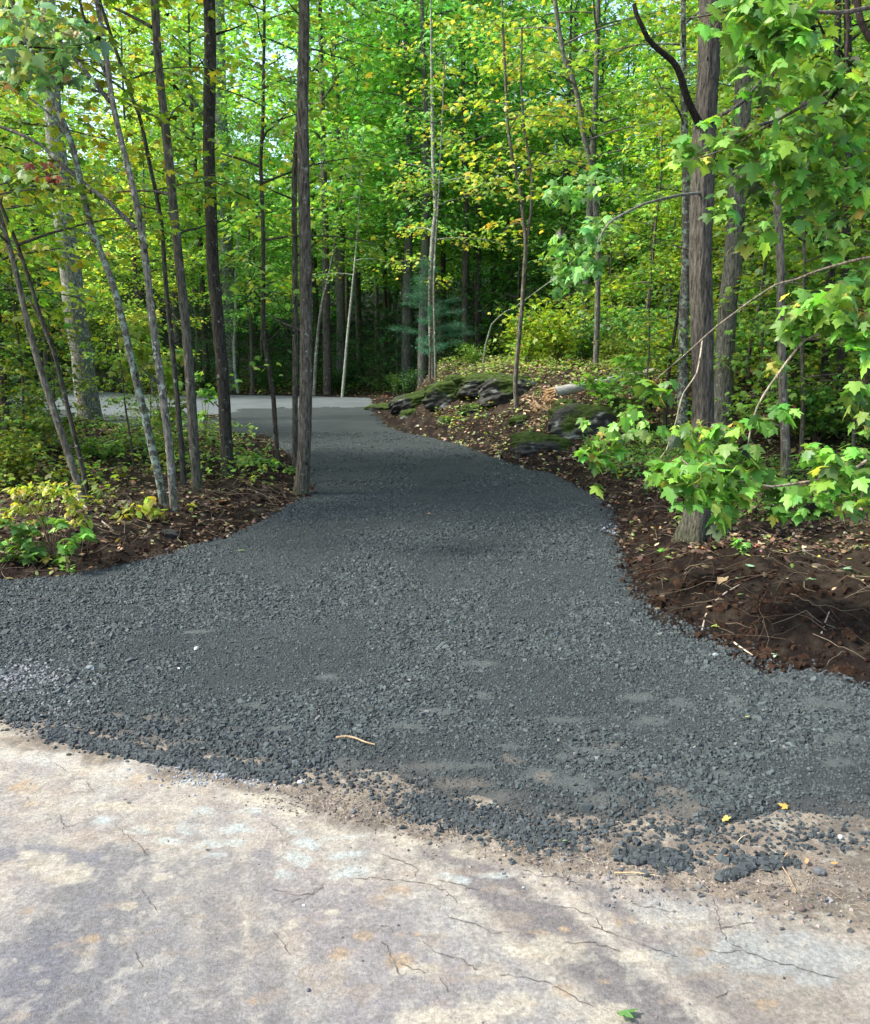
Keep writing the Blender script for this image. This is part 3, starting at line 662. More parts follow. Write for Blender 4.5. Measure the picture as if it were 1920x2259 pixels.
EDGE = 'slim maples lining the inner bend of the driveway'
LEFT = [
 dict(label='straight brown trunk right at the inside edge of the dark driveway', px=[(664,1092),(672,997),(675,878),(675,739),(675,600),(671,437),(667,238),(671,80),(671,0)], wb=29, wt=23, total=14, flare=.16, hb=6.0, cr=3.2, nb=26, seed=1, bc=(.125,.10,.085), palette=LIME),
 dict(label='thinner companion trunk just left of the straight brown one', px=[(651,1036),(651,900),(652,798),(651,600),(649,437),(652,330),(661,238),(663,100),(670,0)], wb=13, wt=10, total=9, hb=3.9, cr=1.6, nb=10, seed=2, bc=(.09,.075,.065), palette=LIME),
 dict(label='dark straight trunk standing mid island behind the leaf litter', px=[(502,1052),(499,960),(492,838),(482,719),(470,600),(466,476),(460,317),(464,119),(462,0)], wb=27, wt=24, total=14, flare=.06, hb=5.4, cr=4.2, nb=30, seed=3, bc=(.05,.042,.036), palette=GREEN),
 dict(label='leaning grey trunk with pale lichen spots left of the dark one', px=[(436,1082),(425,937),(417,798),(405,660),(397,600),(381,437),(365,278),(349,139),(341,0)], wb=22, wt=16, total=13, flare=.06, hb=5.0, cr=3.6, nb=28, seed=4, bc=(.115,.10,.085), palette=YELL,
   branches=[dict(p=[(378,430,0),(340,421,.1),(300,420,.2),(255,424,.3)], w=(7,3)), dict(p=[(370,270,0),(385,240,.1),(410,225,.2)], w=(5,3)), dict(p=[(335,60,0),(310,45,.1),(270,25,.1),(235,10,.2)], w=(8,4), leaves=60)]),
 dict(label='slender trunk tucked behind the lichen spotted one', px=[(406,1072),(400,980),(393,898),(381,779),(367,640),(357,496),(345,429),(325,337),(313,270),(296,225),(282,190)], wb=13, wt=7, total=6.5, hb=3.0, cr=1.5, nb=10, seed=5, bc=(.07,.062,.055), palette=OLIVE),
 dict(label='blotchy pale grey trunk that forks into three high on the left', px=[(385,1128),(380,1060),(375,997),(357,854),(345,770),(337,711),(325,600),(313,516),(298,429),(274,337),(246,218),(234,119),(216,16)], wb=19, wt=10, total=9, flare=.05, hb=4.3, cr=2.0, nb=14, seed=6, bc=(.17,.15,.13), bark='bark_pale', palette=OLIVE,
   branches=[dict(p=[(300,504,0),(265,470,0),(238,444,0),(205,420,0),(171,393,.1),(145,370,.1),(119,345,.1),(92,320,.2),(60,302,.2),(30,290,.3),(-20,272,.3),(-80,255,.4)], w=(10,6), c=(.10,.09,.08), leaves=50),
             dict(p=[(242,224,0),(215,190,0),(175,140,.1),(151,115,.1),(125,80,.2),(99,48,.2),(80,0,.2)], w=(9,5), c=(.06,.055,.05), leaves=30),
             dict(p=[(240,175,0),(214,119,0),(190,60,.1),(183,30,.1),(172,-20,.1)], w=(9,5), c=(.05,.045,.04), leaves=30)]),
 dict(label='mottled trunk leaning left beside the base of the pale forked one', px=[(364,1120),(350,1050),(333,977),(302,846),(278,739),(254,640),(238,595),(206,516),(183,429),(163,329),(131,246),(103,190),(79,139)], wb=18, wt=11, total=7.5, flare=.05, hb=3.7, cr=1.9, nb=13, seed=7, bc=(.12,.11,.09), bark='bark_lichen', palette=OLIVE,
   branches=[dict(p=[(200,425,0),(160,412,.1),(120,405,.1),(70,408,.2),(20,420,.2)], w=(6,3), leaves=60), dict(p=[(150,300,0),(120,260,0),(72,220,.1),(30,200,.1),(-20,178,.1)], w=(6,3), leaves=60)]),
 dict(label='smooth pale stem curving out of the clump at the far left', px=[(190,1116),(175,1070),(159,1029),(127,929),(91,822),(60,711),(36,600),(8,500),(-20,420)], wb=17, wt=10, total=7, hb=2.2, cr=1.8, nb=13, seed=8, bc=(.15,.125,.10), palette=OLIVE),
 dict(label='dark thin stem crossing behind the smooth pale one', px=[(198,1106),(182,1030),(171,989),(152,910),(135,838),(118,770),(95,719),(67,624),(36,532),(0,448)], wb=11, wt=7, total=6, hb=2.2, cr=1.6, nb=12, seed=9, bc=(.07,.06,.05), palette=OLIVE,
   branches=[dict(p=[(95,719,0),(70,668,0),(40,640,.1),(0,625,.1)], w=(5,3))]),
 dict(label='crooked sapling with a lone bright leafy spray beside the pale road', px=[(615,1032),(611,990),(607,937),(604,880),(595,822),(581,739),(581,671),(581,516),(578,430),(575,357),(580,280),(581,179),(583,90),(583,0)], wb=11, wt=6, total=6, hb=2.3, cr=1.7, nb=17, seed=10, bc=(.075,.06,.05), palette=LIME, dens=85,
   branches=[dict(p=[(583,812,0),(565,808,-.2),(545,815,-.3)], w=(4,2), leaves=16), dict(p=[(581,660,0),(560,648,-.3),(520,640,-.5)], w=(4,2), leaves=40), dict(p=[(581,660,0),(600,642,-.2),(620,648,-.4)], w=(4,2), leaves=36)]),
]
for k in LEFT: tree(name='maple_tree', group=EDGE, cat='tree', kind='maple', leafsize=.085, **{**dict(nb=12), **{a: b for a, b in k.items() if a not in ('leafsize',)}}) if True else None
tree('massive pale furrowed trunk beyond the island at the far left', [(196,905),(188,850),(181,779),(170,720),(163,660),(151,556),(135,437),(127,350),(119,278),(110,150),(105,0)], 52, 30, 18, bark='bark_pale', bc=(.19,.185,.165), flare=.06, hb=7, cr=3.6, nb=18, palette=YELL, leafsize=.13, dens=60, seed=21, name='oak_tree', ridges=.05, basepx=(200,923))
tree('lichen grey trunk across the road behind the dark island trunk', [(513,860),(511,800),(508,719),(504,600),(497,476),(492,357),(488,258),(484,120),(482,0)], 30, 24, 20, bark='bark_lichen', bc=(.16,.17,.15), flare=.05, hb=8, cr=3.6, nb=18, palette=LIME, leafsize=.13, dens=60, seed=22, name='maple_tree', group=None,
     branches=[dict(p=[(486,280,0),(448,254,-.4),(420,215,-.5),(405,175,-.6),(385,150,-.7),(361,135,-.8),(335,110,-1)], w=(14,8), leaves=40)])
tree('very thin white stem beside the lichen grey trunk', [(526,868),(518,820),(516,759),(520,680),(520,600),(526,540),(524,476),(518,400)], 7, 5, 8, bark='bark_pale', bc=(.36,.36,.33), hb=4.2, cr=1.8, nb=12, palette=LIME, seed=23, name='birch_sapling', cat='sapling', leafsize=.12)
FARS = [
 ('pale thin birch stem rising at the back edge of the road', [(755,876),(762,800),(767,739),(773,680),(779,620),(785,560)], 7, 4, (.36,.36,.32)),
 ('slanting bare stem between the brown trunk and the pale birch', [(693,872),(697,790),(703,719),(712,660),(723,620),(735,560)], 8, 5, (.17,.16,.13)),
 ('grey stem at the left end of the rocky bank', [(906,852),(901,760),(894,699),(888,650),(886,600),(880,540),(874,476),(868,400)], 9, 6, (.27,.27,.24)),
 ('spotted whitish stem on the crest of the rocky bank', [(954,834),(952,760),(949,679),(951,600),(954,530),(963,456),(957,397),(955,300)], 11, 8, (.24,.235,.21)),
 ('slim twin stem close behind the spotted whitish one', [(962,842),(959,720),(957,640),(960,560),(966,470)], 6, 4, (.16,.15,.13)),
 ('bare arching stem on the bank bending to the right', [(1064,815),(1072,760),(1085,715),(1110,690),(1140,676)], 5, 3, (.17,.2,.13)),
]
for i, (lb, px, wb, wt, c) in enumerate(FARS):
    tree(lb, px, wb, wt, [8,8,8,9,7,3.2][i], bark='bark_pale', bc=c, hb=[3.5,4,3.8,2.2,3.5,2.0][i], cr=1.7, nb=[10,10,12,15,9,3][i], palette=[GREEN,LIME,GREEN,YELL,GREEN,GREEN][i], seed=30+i, name='sapling', cat='sapling', leafsize=.11, dens=65, rough=.05)
tree('slim two pronged sapling rooted in the rocky bank', [(1140,903),(1137,850),(1140,800),(1144,759),(1152,680),(1156,620),(1161,536),(1148,417),(1132,357),(1120,278),(1116,179),(1110,60)], 11, 5, 6.5, bark='bark', bc=(.14,.12,.10), hb=3.0, cr=1.7, nb=12, palette=YELL, seed=40, name='maple_sapling', cat='sapling', leafsize=.1, dens=75, kind='maple',
     branches=[dict(p=[(1161,536,0),(1172,470,0),(1175,397,0),(1165,330,.1),(1156,278,.1),(1150,190,.1),(1152,60,.1)], w=(7,4), leaves=60)])
# right side
tree('big rough trunk in front, its dark broken limb reaching up left', [(1533,1191),(1537,1160),(1545,1116),(1553,957),(1551,870),(1549,798),(1547,600),(1547,476),(1553,317),(1565,119),(1567,0)], 48, 43, 15, bark='bark_big', bc=(.135,.115,.10), flare=.20, hb=6.5, cr=3.6, nb=26, palette=GREEN, seed=50, name='oak_tree', sides=40, ridges=.16, rough=.05, kind='maple',
     branches=[dict(p=[(1548,290,0),(1541,268,-.05),(1524,235,-.1),(1510,198,-.15),(1502,165,-.18),(1490,139,-.2),(1470,122,-.22),(1446,103,-.25),(1430,85,-.25),(1418,60,-.3),(1402,25,-.3),(1399,8,-.3)], w=(17,8), c=(.022,.018,.015)),
               dict(p=[(1562,275,0),(1590,255,-.1),(1640,225,-.1),(1668,190,-.2),(1690,165,-.2)], w=(10,4), c=(.10,.10,.085)),
               dict(p=[(1548,425,0),(1500,430,-.5),(1455,440,-.9),(1414,452,-1.2),(1380,470,-1.3),(1343,488,-1.4),(1330,512,-1.4),(1319,535,-1.4)], w=(6,3), c=(.25,.24,.2)),
               dict(p=[(1572,300,0),(1640,288,.3),(1700,268,.5),(1760,240,.7),(1800,200,.9)], w=(9,5), c=(.08,.075,.065))])
RT = [
 dict(label='smoother grey trunk leaning right just behind the big rough one', px=[(1590,1000),(1595,929),(1597,838),(1605,679),(1617,595),(1629,397),(1641,198),(1649,40),(1652,0)], wb=42, wt=34, total=14, flare=.05, hb=5, cr=2.6, nb=12, seed=51, bc=(.13,.12,.10), bark='bark', sides=24, palette=GREEN),
 dict(label='wavy slender grey trunk standing right of the two thick ones', px=[(1734,1062),(1733,1000),(1732,937),(1728,870),(1726,798),(1722,700),(1724,620),(1722,540),(1716,476),(1713,397),(1714,320),(1718,258),(1728,159),(1735,80),(1740,0)], wb=20, wt=14, total=9, flare=.04, hb=3.6, cr=1.8, nb=12, seed=52, bc=(.15,.13,.11), palette=GREEN),
 dict(label='lichen patched trunk half hidden left of the big rough one', px=[(1506,965),(1507,900),(1508,719),(1514,595),(1514,397),(1510,278),(1508,100),(1508,0)], wb=26, wt=10, total=9, hb=3.6, cr=2, nb=12, seed=53, bc=(.12,.10,.09), bark='bark_lichen', palette=LIME),
 dict(label='thin dark stem slanting up toward the lichen patched trunk', px=[(1466,968),(1470,900),(1478,800),(1498,679),(1512,560)], wb=9, wt=5, total=6, hb=3, cr=1.4, nb=8, seed=54, bc=(.05,.04,.035), palette=GREEN),
 dict(label='greyish trunk bending left in the yellow leaves behind the bank', px=[(1314,815),(1317,740),(1319,660),(1320,560),(1311,397),(1300,345),(1287,298),(1277,220),(1260,159),(1244,127),(1230,40)], wb=13, wt=9, total=10, hb=3.4, cr=2.4, nb=15, seed=55, bc=(.14,.13,.12), palette=YELL),
 dict(label='dark trunk in shade between the wavy trunk and the right border', px=[(1812,935),(1818,860),(1824,759),(1832,640),(1840,500),(1846,300),(1850,0)], wb=20, wt=12, total=12, hb=3.5, cr=2.4, nb=14, seed=56, bc=(.055,.045,.04), palette=LIME),
 dict(label='black looking trunk nearest the right border among maple leaves', px=[(1851,965),(1854,900),(1858,798),(1862,650),(1868,480),(1872,300),(1872,100),(1868,0)], wb=22, wt=14, total=12, hb=3.5, cr=2.4, nb=14, seed=57, bc=(.04,.034,.03), palette=YELL),
]
for k in RT: tree(name='maple_tree', cat='tree', kind='maple', leafsize=.09, **k)

# ---------------------------------------------------------------- foreground maples whose boughs hang into view
def cluster(lf, stem, rg, items, origin, size, palette, loc, petiole=True, face=.55, kind='maple'):
    for (u, v, Y, ru, rv, n) in items:
        c = at(u, v, Y)-loc; m = Y/F
        n = int(n*1.4); q = rg.normal(0, 1, (n, 3)); q /= np.linalg.norm(q, axis=1)[:, None]; q *= rg.random((n, 1))**.45
        pos = c+q*1.12*np.array([ru*m, max(ru, rv)*m*.8, rv*m])
        # leaves hang outward, tips down, blades turned to the open side and the sky
        yaw = np.where(rg.random(n) < face, rg.normal(-1.7, .8, n), rg.uniform(0, 6.28, n)); pitch = rg.normal(.75, .38, n)
        put_leaves(lf, rg, pos, yaw, pitch, rg.normal(0, .4, n), size*rg.uniform(.55, 1.2, n), pal(rg, n, palette, .3), kind)
        if petiole:
            for p in pos[rg.random(n) < .5]:
                a = c+(p-c)*.3+np.array([0, 0, .02]); tube(stem, [a, (a+p)/2+[0, 0, .015], p], [.0016, .0013, .001], 3, (.25, .12, .06))
def bough(label, trunk_xy, total, tr, brs, items, size, palette, seed, lab_group=None, extra=None, bc=(.12, .10, .08)):
    rg = np.random.default_rng(seed); x, y = trunk_xy; b = np.array([x, y, hz(x, y)])
    root = empty('maple_tree', b, label, 'tree', lab_group)
    t = Acc(); tp = np.array([[0, 0, -.05], [.02, .03, total*.3], [-.05, .05, total*.6], [0, 0, total]]); tube(t, tp, [tr, tr*.8, tr*.55, .012], 14, bc, rg, .08, step=.1, flare=.06)
    lf = Acc(); st = Acc()
    crown(lf, t, rg, tp, None, total*.55, 1.6, 12 if total > 5 else 0, palette, size, 35 if total > 5 else 18, 'maple', lc=bc)
    t.build('trunk', MAT['bark'], root, smooth=True)
    for br in brs:
        Bp = np.array([at(u, v, Y) for (u, v, Y) in br['p']])-b
        if br.get('join', True):
            z = max(.5, Bp[0, 2]-.25); Bp = np.vstack([[[0, 0, z]], Bp])
        a = Acc(); tube(a, Bp, np.linspace(br['w'][0], br['w'][1], len(Bp)), 7, br.get('c', (.24, .20, .15)), rg, .12, step=.04); a.build('branch', MAT['bark'], root, smooth=True)
    cluster(lf, lf, rg, items, None, size, palette, b)
    if extra: extra(lf, rg, b)
    lf.build('crown', MAT['near_leaf'], root)
    return root
def more(rects):
    def f(lf, rg, b):
        for (u, v, Y, ru, rv, n, pl, sz) in rects:
            cluster(lf, Acc(), rg, [(u, v, Y, ru, rv, n)], None, sz, pl, b, petiole=False)
    return f
BLU = [(4, (.14, .32, .085)), (3, (.19, .38, .095)), (1, (.14, .32, .07))]
bough('maple at the right border with long pale twigs and a low skirt of broad leaves', (2.95, 4.75), 6.5, .05,
 [dict(p=[(1960,560,4.75),(1880,575,4.8),(1795,600,4.9),(1756,618,4.9),(1716,624,4.9),(1657,663,4.9),(1577,723,4.9),(1520,775,4.9),(1474,814,4.9),(1440,845,4.95)], w=(.008,.003), c=(.17,.14,.10)),
  dict(p=[(1960,700,4.7),(1900,715,4.6),(1843,727,4.6),(1776,747,4.6),(1736,798,4.6),(1710,835,4.6),(1688,866,4.6),(1668,902,4.6),(1655,950,4.6),(1650,990,4.6)], w=(.009,.004), c=(.26,.22,.16)),
  dict(p=[(1550,752,4.9),(1545,790,4.85),(1537,826,4.8),(1506,870,4.8),(1490,937,4.8),(1470,995,4.8),(1440,1030,4.8)], w=(.005,.003), join=False, c=(.3,.25,.18)),
  dict(p=[(1960,980,4.5),(1880,1040,4.5),(1800,1060,4.5),(1700,1075,4.5),(1640,1060,4.5),(1560,1060,4.5),(1500,1010,4.6)], w=(.010,.004)),
  dict(p=[(1960,640,4.4),(1905,755,4.4),(1925,800,4.4)], w=(.010,.006), c=(.35,.33,.28)),
  dict(p=[(1652,980,4.6),(1610,1000,4.6),(1570,1040,4.5),(1540,1060,4.5)], w=(.006,.003), join=False),
  dict(p=[(1640,1030,4.6),(1600,985,4.7),(1570,960,4.7),(1560,940,4.7)], w=(.005,.003), join=False)],
 [(1530,950,4.7,55,34,24),(1600,960,4.7,60,34,22),(1470,1030,4.7,60,28,20),(1540,1045,4.5,80,38,46),(1620,1055,4.5,60,42,34),(1520,1095,4.5,45,24,16),(1600,1110,4.5,50,30,18),(1660,1030,4.6,40,36,14),
  (1720,1080,4.6,40,28,14),(1712,1120,4.5,26,18,6),(1790,1100,4.4,46,34,20),(1845,1115,4.4,36,28,10),(1860,1030,4.3,66,48,44),(1900,1080,4.2,40,50,22),(1800,1000,4.4,40,24,14),(1690,930,4.6,36,20,9),
  (1735,905,4.6,30,20,9),(1455,850,4.9,34,24,13),(1430,940,5.0,34,22,9),(1330,985,5.3,44,40,28),(1360,950,5.4,40,28,14),(1300,990,5.3,20,22,8),(1320,1070,5.3,20,14,4),(1290,930,5.4,14,12,3),(1400,910,5.2,36,24,9),
  (1800,670,4.5,70,30,34),(1860,690,4.4,60,44,34),(1760,700,4.6,40,34,16),(1900,740,4.3,30,50,18),(1750,745,4.7,20,14,4),(1700,800,5.0,36,24,12),(1895,850,4.4,34,26,10),(1900,920,4.4,30,60,16),(1875,640,4.3,50,18,10),
  (1595,1150,4.4,26,16,4),(1450,1045,4.7,26,16,6),(1640,1000,4.6,40,30,12),(1560,1000,4.6,70,30,24)], .092, MAPLE, 61)
bough('tall maple spreading big leaves over the upper right corner', (3.6, 5.6), 7.5, .07,
 [dict(p=[(2050,120,5.2),(1950,160,5.0),(1850,190,5.0),(1760,240,5.0),(1690,280,5.0),(1600,330,5.0),(1540,350,5.0)], w=(.016,.004), c=(.1,.085,.07)),
  dict(p=[(2050,0,5.2),(1950,10,4.8),(1850,30,4.6),(1750,20,4.6),(1640,20,4.6),(1520,40,4.6)], w=(.016,.004), c=(.1,.085,.07)),
  dict(p=[(2050,330,5.2),(1950,350,5.2),(1880,370,5.2),(1800,395,5.2),(1720,420,5.2)], w=(.014,.004), c=(.1,.085,.07)),
  dict(p=[(1890,-40,5.6),(1893,10,5.6),(1900,50,5.6),(1920,85,5.6),(1960,130,5.6)], w=(.02,.02), c=(.035,.025,.02), join=False),
  dict(p=[(1871,175,6.2),(1868,120,6.2),(1872,60,6.2),(1866,-20,6.2)], w=(.012,.012), c=(.04,.03,.025), join=False)],
 [(1620,35,4.6,80,38,30),(1700,30,4.5,70,50,34),(1770,50,4.4,60,50,34),(1730,75,4.5,60,30,18),(1640,105,5,44,30,14),(1600,270,5.1,40,36,12),(1640,300,5,40,30,14),(1700,110,5,50,30,16),
  (1760,310,5.0,90,44,44),(1870,330,5.0,70,60,46),(1690,370,5.1,70,44,30),(1780,410,5.1,80,44,44),(1880,440,5.0,60,60,34),(1535,318,5.2,30,24,10),(1510,340,5.2,26,20,6),(1620,345,5.1,36,22,10),(1790,480,5.2,50,30,14),
  (1870,540,5.0,50,40,14),(1560,350,5.1,30,22,7),(1850,250,5.1,70,40,24),(1900,200,5.0,40,60,24),(1700,180,4.9,60,50,24),(1800,150,4.8,60,50,26),(1590,450,5.6,34,30,9),(1680,520,5.6,40,30,10),(1900,600,5.0,40,40,16),(1840,170,4.8,50,50,18),(1740,260,5.2,50,30,12),(1660,430,5.2,30,26,8),(1820,520,5,40,24,9)], .098, MAPLE, 62,
 extra=more([(1290,560,6.6,36,70,70,BLU,.085),(1230,560,6.8,20,70,26,BLU,.085),(1260,420,6.6,60,30,34,BLU,.085),(1250,610,6.6,40,34,26,BLU,.085),(1330,500,6.4,40,30,20,BLU,.085),(1320,380,6.8,50,30,14,BLU,.08)]))
RED = [(5, (.18, .36, .15)), (2, (.30, .36, .11)), (.6, (.42, .24, .15)), (2.5, (.24, .42, .2))]
RD2 = [(2, (.26, .08, .06)), (1, (.18, .06, .05)), (1, (.14, .2, .08))]
bough('young maple beyond the left border with green leaves blushing red over the top corner', (-4.5, 6.6), 4.9, .05,
 [dict(p=[(-80,150,6.4),(0,120,6.3),(60,100,6.2),(130,110,6.2),(215,90,6.3)], w=(.014,.003), c=(.08,.06,.05)),
  dict(p=[(-80,0,6.4),(0,10,6.2),(60,30,6.2),(130,40,6.2)], w=(.014,.003), c=(.06,.045,.04)),
  dict(p=[(-60,430,6.5),(0,405,6.5),(60,395,6.5),(150,380,6.5)], w=(.008,.003), c=(.06,.045,.04))],
 [(50,50,6.2,110,34,46),(20,120,6.2,90,36,46),(100,150,6.2,90,26,38),(170,105,6.3,60,24,22),(215,80,6.3,34,14,7),(30,20,6.3,80,20,18),(120,60,6.2,80,22,26),(50,185,6.3,70,12,12)], .10, RED, 63,
 extra=more([(105,362,6.5,44,5,7,RD2,.085),(130,392,6.5,44,5,7,RD2,.085),(60,372,6.5,60,8,12,OLIVE,.085),(30,395,6.5,80,14,18,GREEN,.085)]))

# ---------------------------------------------------------------- woodland prototypes and their copies
def proto_tree(name, label, cat, H, r, hb, cr, nb, palette, size, dens, seed, bark='bark', bc=(.07, .06, .05), lean=.3, rise=(.05, .5), taper=.6, group=None, flat=.07):
    rg = np.random.default_rng(seed)
    n = 7; zz = np.linspace(-.3, H, n); off = np.cumsum(rg.normal(0, lean/n, (n, 2)), 0)
    P = np.c_[off, zz]; root = empty(name, (0, 0, 0), label, cat, group)
    t = Acc(); lf = Acc(); tube(t, P, np.linspace(r, .012, n), 8, bc, rg, .08, step=.35)
    crown(lf, t, rg, P, None, hb+.3, cr, nb, palette, size, dens, 'simple', lc=bc, rise=rise, taper=taper, limb_r=.03, flat=flat)
    t.build('trunk', MAT[bark], root, smooth=True); lf.build('crown', MAT['leaf'], root)
    return root
GB = 'slender trees of the dense woods behind the road'
PROT = [proto_tree('maple_tree', None, 'tree', 13, .11, 3.2, 3.1, 36, GREEN, .14, 72, 101),
        proto_tree('maple_tree', None, 'tree', 11, .08, 2.0, 2.5, 34, LIME, .135, 76, 102),
        proto_tree('beech_tree', None, 'tree', 15, .14, 4.2, 3.4, 36, GREEN, .14, 70, 103, bc=(.1, .1, .085)),
        proto_tree('maple_tree', None, 'tree', 9, .06, 1.2, 2.2, 30, YELL, .12, 78, 104)]
SHADESAP = proto_tree('sapling', None, 'sapling', 3.6, .025, .5, 1.3, 15, DEEP, .12, 40, 115, bc=(.09, .08, .07), rise=(.0, .3))  # sapling in dark greens, its palette standing in for forest shade
SAP = [proto_tree('sapling', None, 'sapling', 4.2, .03, .4, 1.35, 20, GREEN, .12, 62, 111, bc=(.09, .08, .06), rise=(.0, .35)),
       proto_tree('sapling', None, 'sapling', 5.5, .035, .8, 1.6, 22, LIME, .12, 60, 112, bc=(.1, .09, .07), rise=(.0, .35)),
       proto_tree('sapling', None, 'sapling', 3.2, .022, .2, 1.2, 16, OLIVE, .11, 66, 113, bc=(.09, .08, .06), rise=(.0, .3))]
def proto_shrub(name, h, w, ns, palette, size, n, seed, kind='simple', bc=(.09, .07, .05)):
    rg = np.random.default_rng(seed); root = empty(name, (0, 0, 0), None, 'shrub')
    st = Acc(); lf = Acc()
    for k in range(ns):
        a = rg.uniform(0, 6.28); L = h*rg.uniform(.7, 1.15); ts = np.linspace(0, 1, 6); sw = w*rg.uniform(.3, 1)
        p = np.stack([np.cos(a)*sw*ts**1.3, np.sin(a)*sw*ts**1.3, L*(ts*1.2-.35*ts**2)-.05], 1); tube(st, p, .008*h*(1.1-ts), 5, bc)
        m = n//ns; t = rg.uniform(.25, 1.05, m); c = np.stack([np.interp(t, ts, p[:, j]) for j in range(3)], 1)+rg.normal(0, 1, (m, 3))*np.array([.16, .16, .07])*w
        put_leaves(lf, rg, c, rg.uniform(0, 6.28, m), rg.normal(.35, .35, m), rg.normal(0, .4, m), size*rg.uniform(.6, 1.2, m), pal(rg, m, palette), kind)
    st.build('stems', MAT['bark'], root, smooth=True); lf.build('foliage', MAT['leaf'], root)
    return root
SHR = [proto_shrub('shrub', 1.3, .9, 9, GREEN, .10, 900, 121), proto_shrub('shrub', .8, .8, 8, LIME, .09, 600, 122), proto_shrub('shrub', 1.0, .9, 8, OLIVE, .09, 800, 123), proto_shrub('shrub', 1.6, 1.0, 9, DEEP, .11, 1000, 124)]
rp_ = random.Random(7); used = set(); placed = []
def place(proto, x, y, s, label, group, tint=(1, 1, 1), rz=None, sink=0, z=None):
    o = proto if id(proto) not in used else copy_tree(proto); used.add(id(proto))
    o.location = (x, y, (hz(x, y) if z is None else z)-sink); o.scale = (s, s, s*rp_.uniform(.92, 1.1)); o.rotation_euler = (0, 0, rp_.uniform(0, 6.28) if rz is None else rz)
    tag(o, label, None, group)
    for c in o.children: c.color = (*tint, 1)
    placed.append((x, y)); return o
def far_enough(x, y, d): return all((x-a)**2+(y-b)**2 > d*d for a, b in placed)
def px_of(x, y): return W0/2+F*x/(y*cp+CAMZ*sp)
def zone_tint(u, z=0):
    j = rp_.uniform(.85, 1.15)
    if 980 < u < 1560: return rp_.choice([(1.3*j, 1.25*j, .9), (1.15*j, 1.2*j, 1), (1.0, 1.15, 1), (1.2*j, 1.25*j, .95), (.9, 1.1, 1.1)])
    if u < 330: return rp_.choice([(1.15, 1.05, .9), (1.0, 1.0, .9), (.95, 1.05, 1)])
    if 480 < u < 760: return rp_.choice([(1.05, 1.2, .9), (1.15*j, 1.3*j, .9), (.95, 1.15, 1)])
    if 760 <= u <= 980: return rp_.choice([(.8, 1.1, 1.2), (.9, 1.1, 1.1), (1.15, 1.2, .9)])
    return rp_.choice([(1.15, 1.15, .9), (.95, 1.05, 1), (1.3, 1.2, .9), (.85, 1.1, 1)])
def lab(u, t, what, where):
    t = tuple(c/max(.01, sum(t)/3) for c in t); hue = 'yellow green' if t[0] > 1.12*t[1] else 'lime green' if t[1] > 1.14 else 'cool green' if t[2] > 1.05 else 'olive green' if t[0] > t[1] else 'mid green'
    zone = 'at the far left' if u < 330 else 'left of the brown trunk' if u < 640 else 'left of the picture centre' if u < 900 else 'right of the picture centre' if u < 1300 else 'near the thick trunks' if u < 1700 else 'by the right border'
    return f'{hue} {what} {where}, {zone}'
nfar = 0
for it in range(9000):
    if nfar >= 150: break
    y = rp_.uniform(27, 56); u = rp_.uniform(-350, 2270); x = (u-W0/2)/F*(y*cp+CAMZ*sp)
    if not far_enough(x, y, 2.05 if y < 36 else 2.7): continue
    gap = 520 < u < 700 or 150 < u < 260
    k = rp_.choice([0, 1, 2, 3]) if not gap else 3
    s = rp_.uniform(.8, 1.2)*(1.15 if not gap else .72)
    if gap and y > 33: s *= .9
    if 760 < u < 1300 and y > 32: k = rp_.choice([0, 2, 2]); s = rp_.uniform(.8, 1.4)
    if 380 < u < 1060:
        k = rp_.choice([0, 2]); s = rp_.uniform(1.0, 1.35) if not 520 < u < 690 else .64
    t_ = zone_tint(u); t_ = tuple(1.6*c for c in t_); place(PROT[k], x, y, s, lab(u, t_, 'slim tree' if k != 3 else 'short tree', 'in the far woods' if y > 40 else 'in the front rank of woods'), GB, t_); nfar += 1
GS = 'leafy saplings filling the wood edge behind road and bank'
placed2 = placed; placed = []
ns = 0
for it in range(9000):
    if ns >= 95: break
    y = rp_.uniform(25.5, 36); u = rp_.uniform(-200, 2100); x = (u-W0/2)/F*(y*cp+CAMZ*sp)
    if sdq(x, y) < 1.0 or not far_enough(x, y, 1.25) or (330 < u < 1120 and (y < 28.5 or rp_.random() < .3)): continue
    t_ = zone_tint(u); place(SHADESAP if 130 < u < 1120 else rp_.choice(SAP), x, y, rp_.uniform(.6, 1.0) if 330 < u < 1120 else rp_.uniform(.75, 1.3), lab(u, t_, 'thin leafy sapling', 'at the dark wood edge'), GS, (.42*t_[0], .6*t_[1], .7*t_[2])); ns += 1  # tint lowered so the saplings look shaded: wood edge shade in their colour
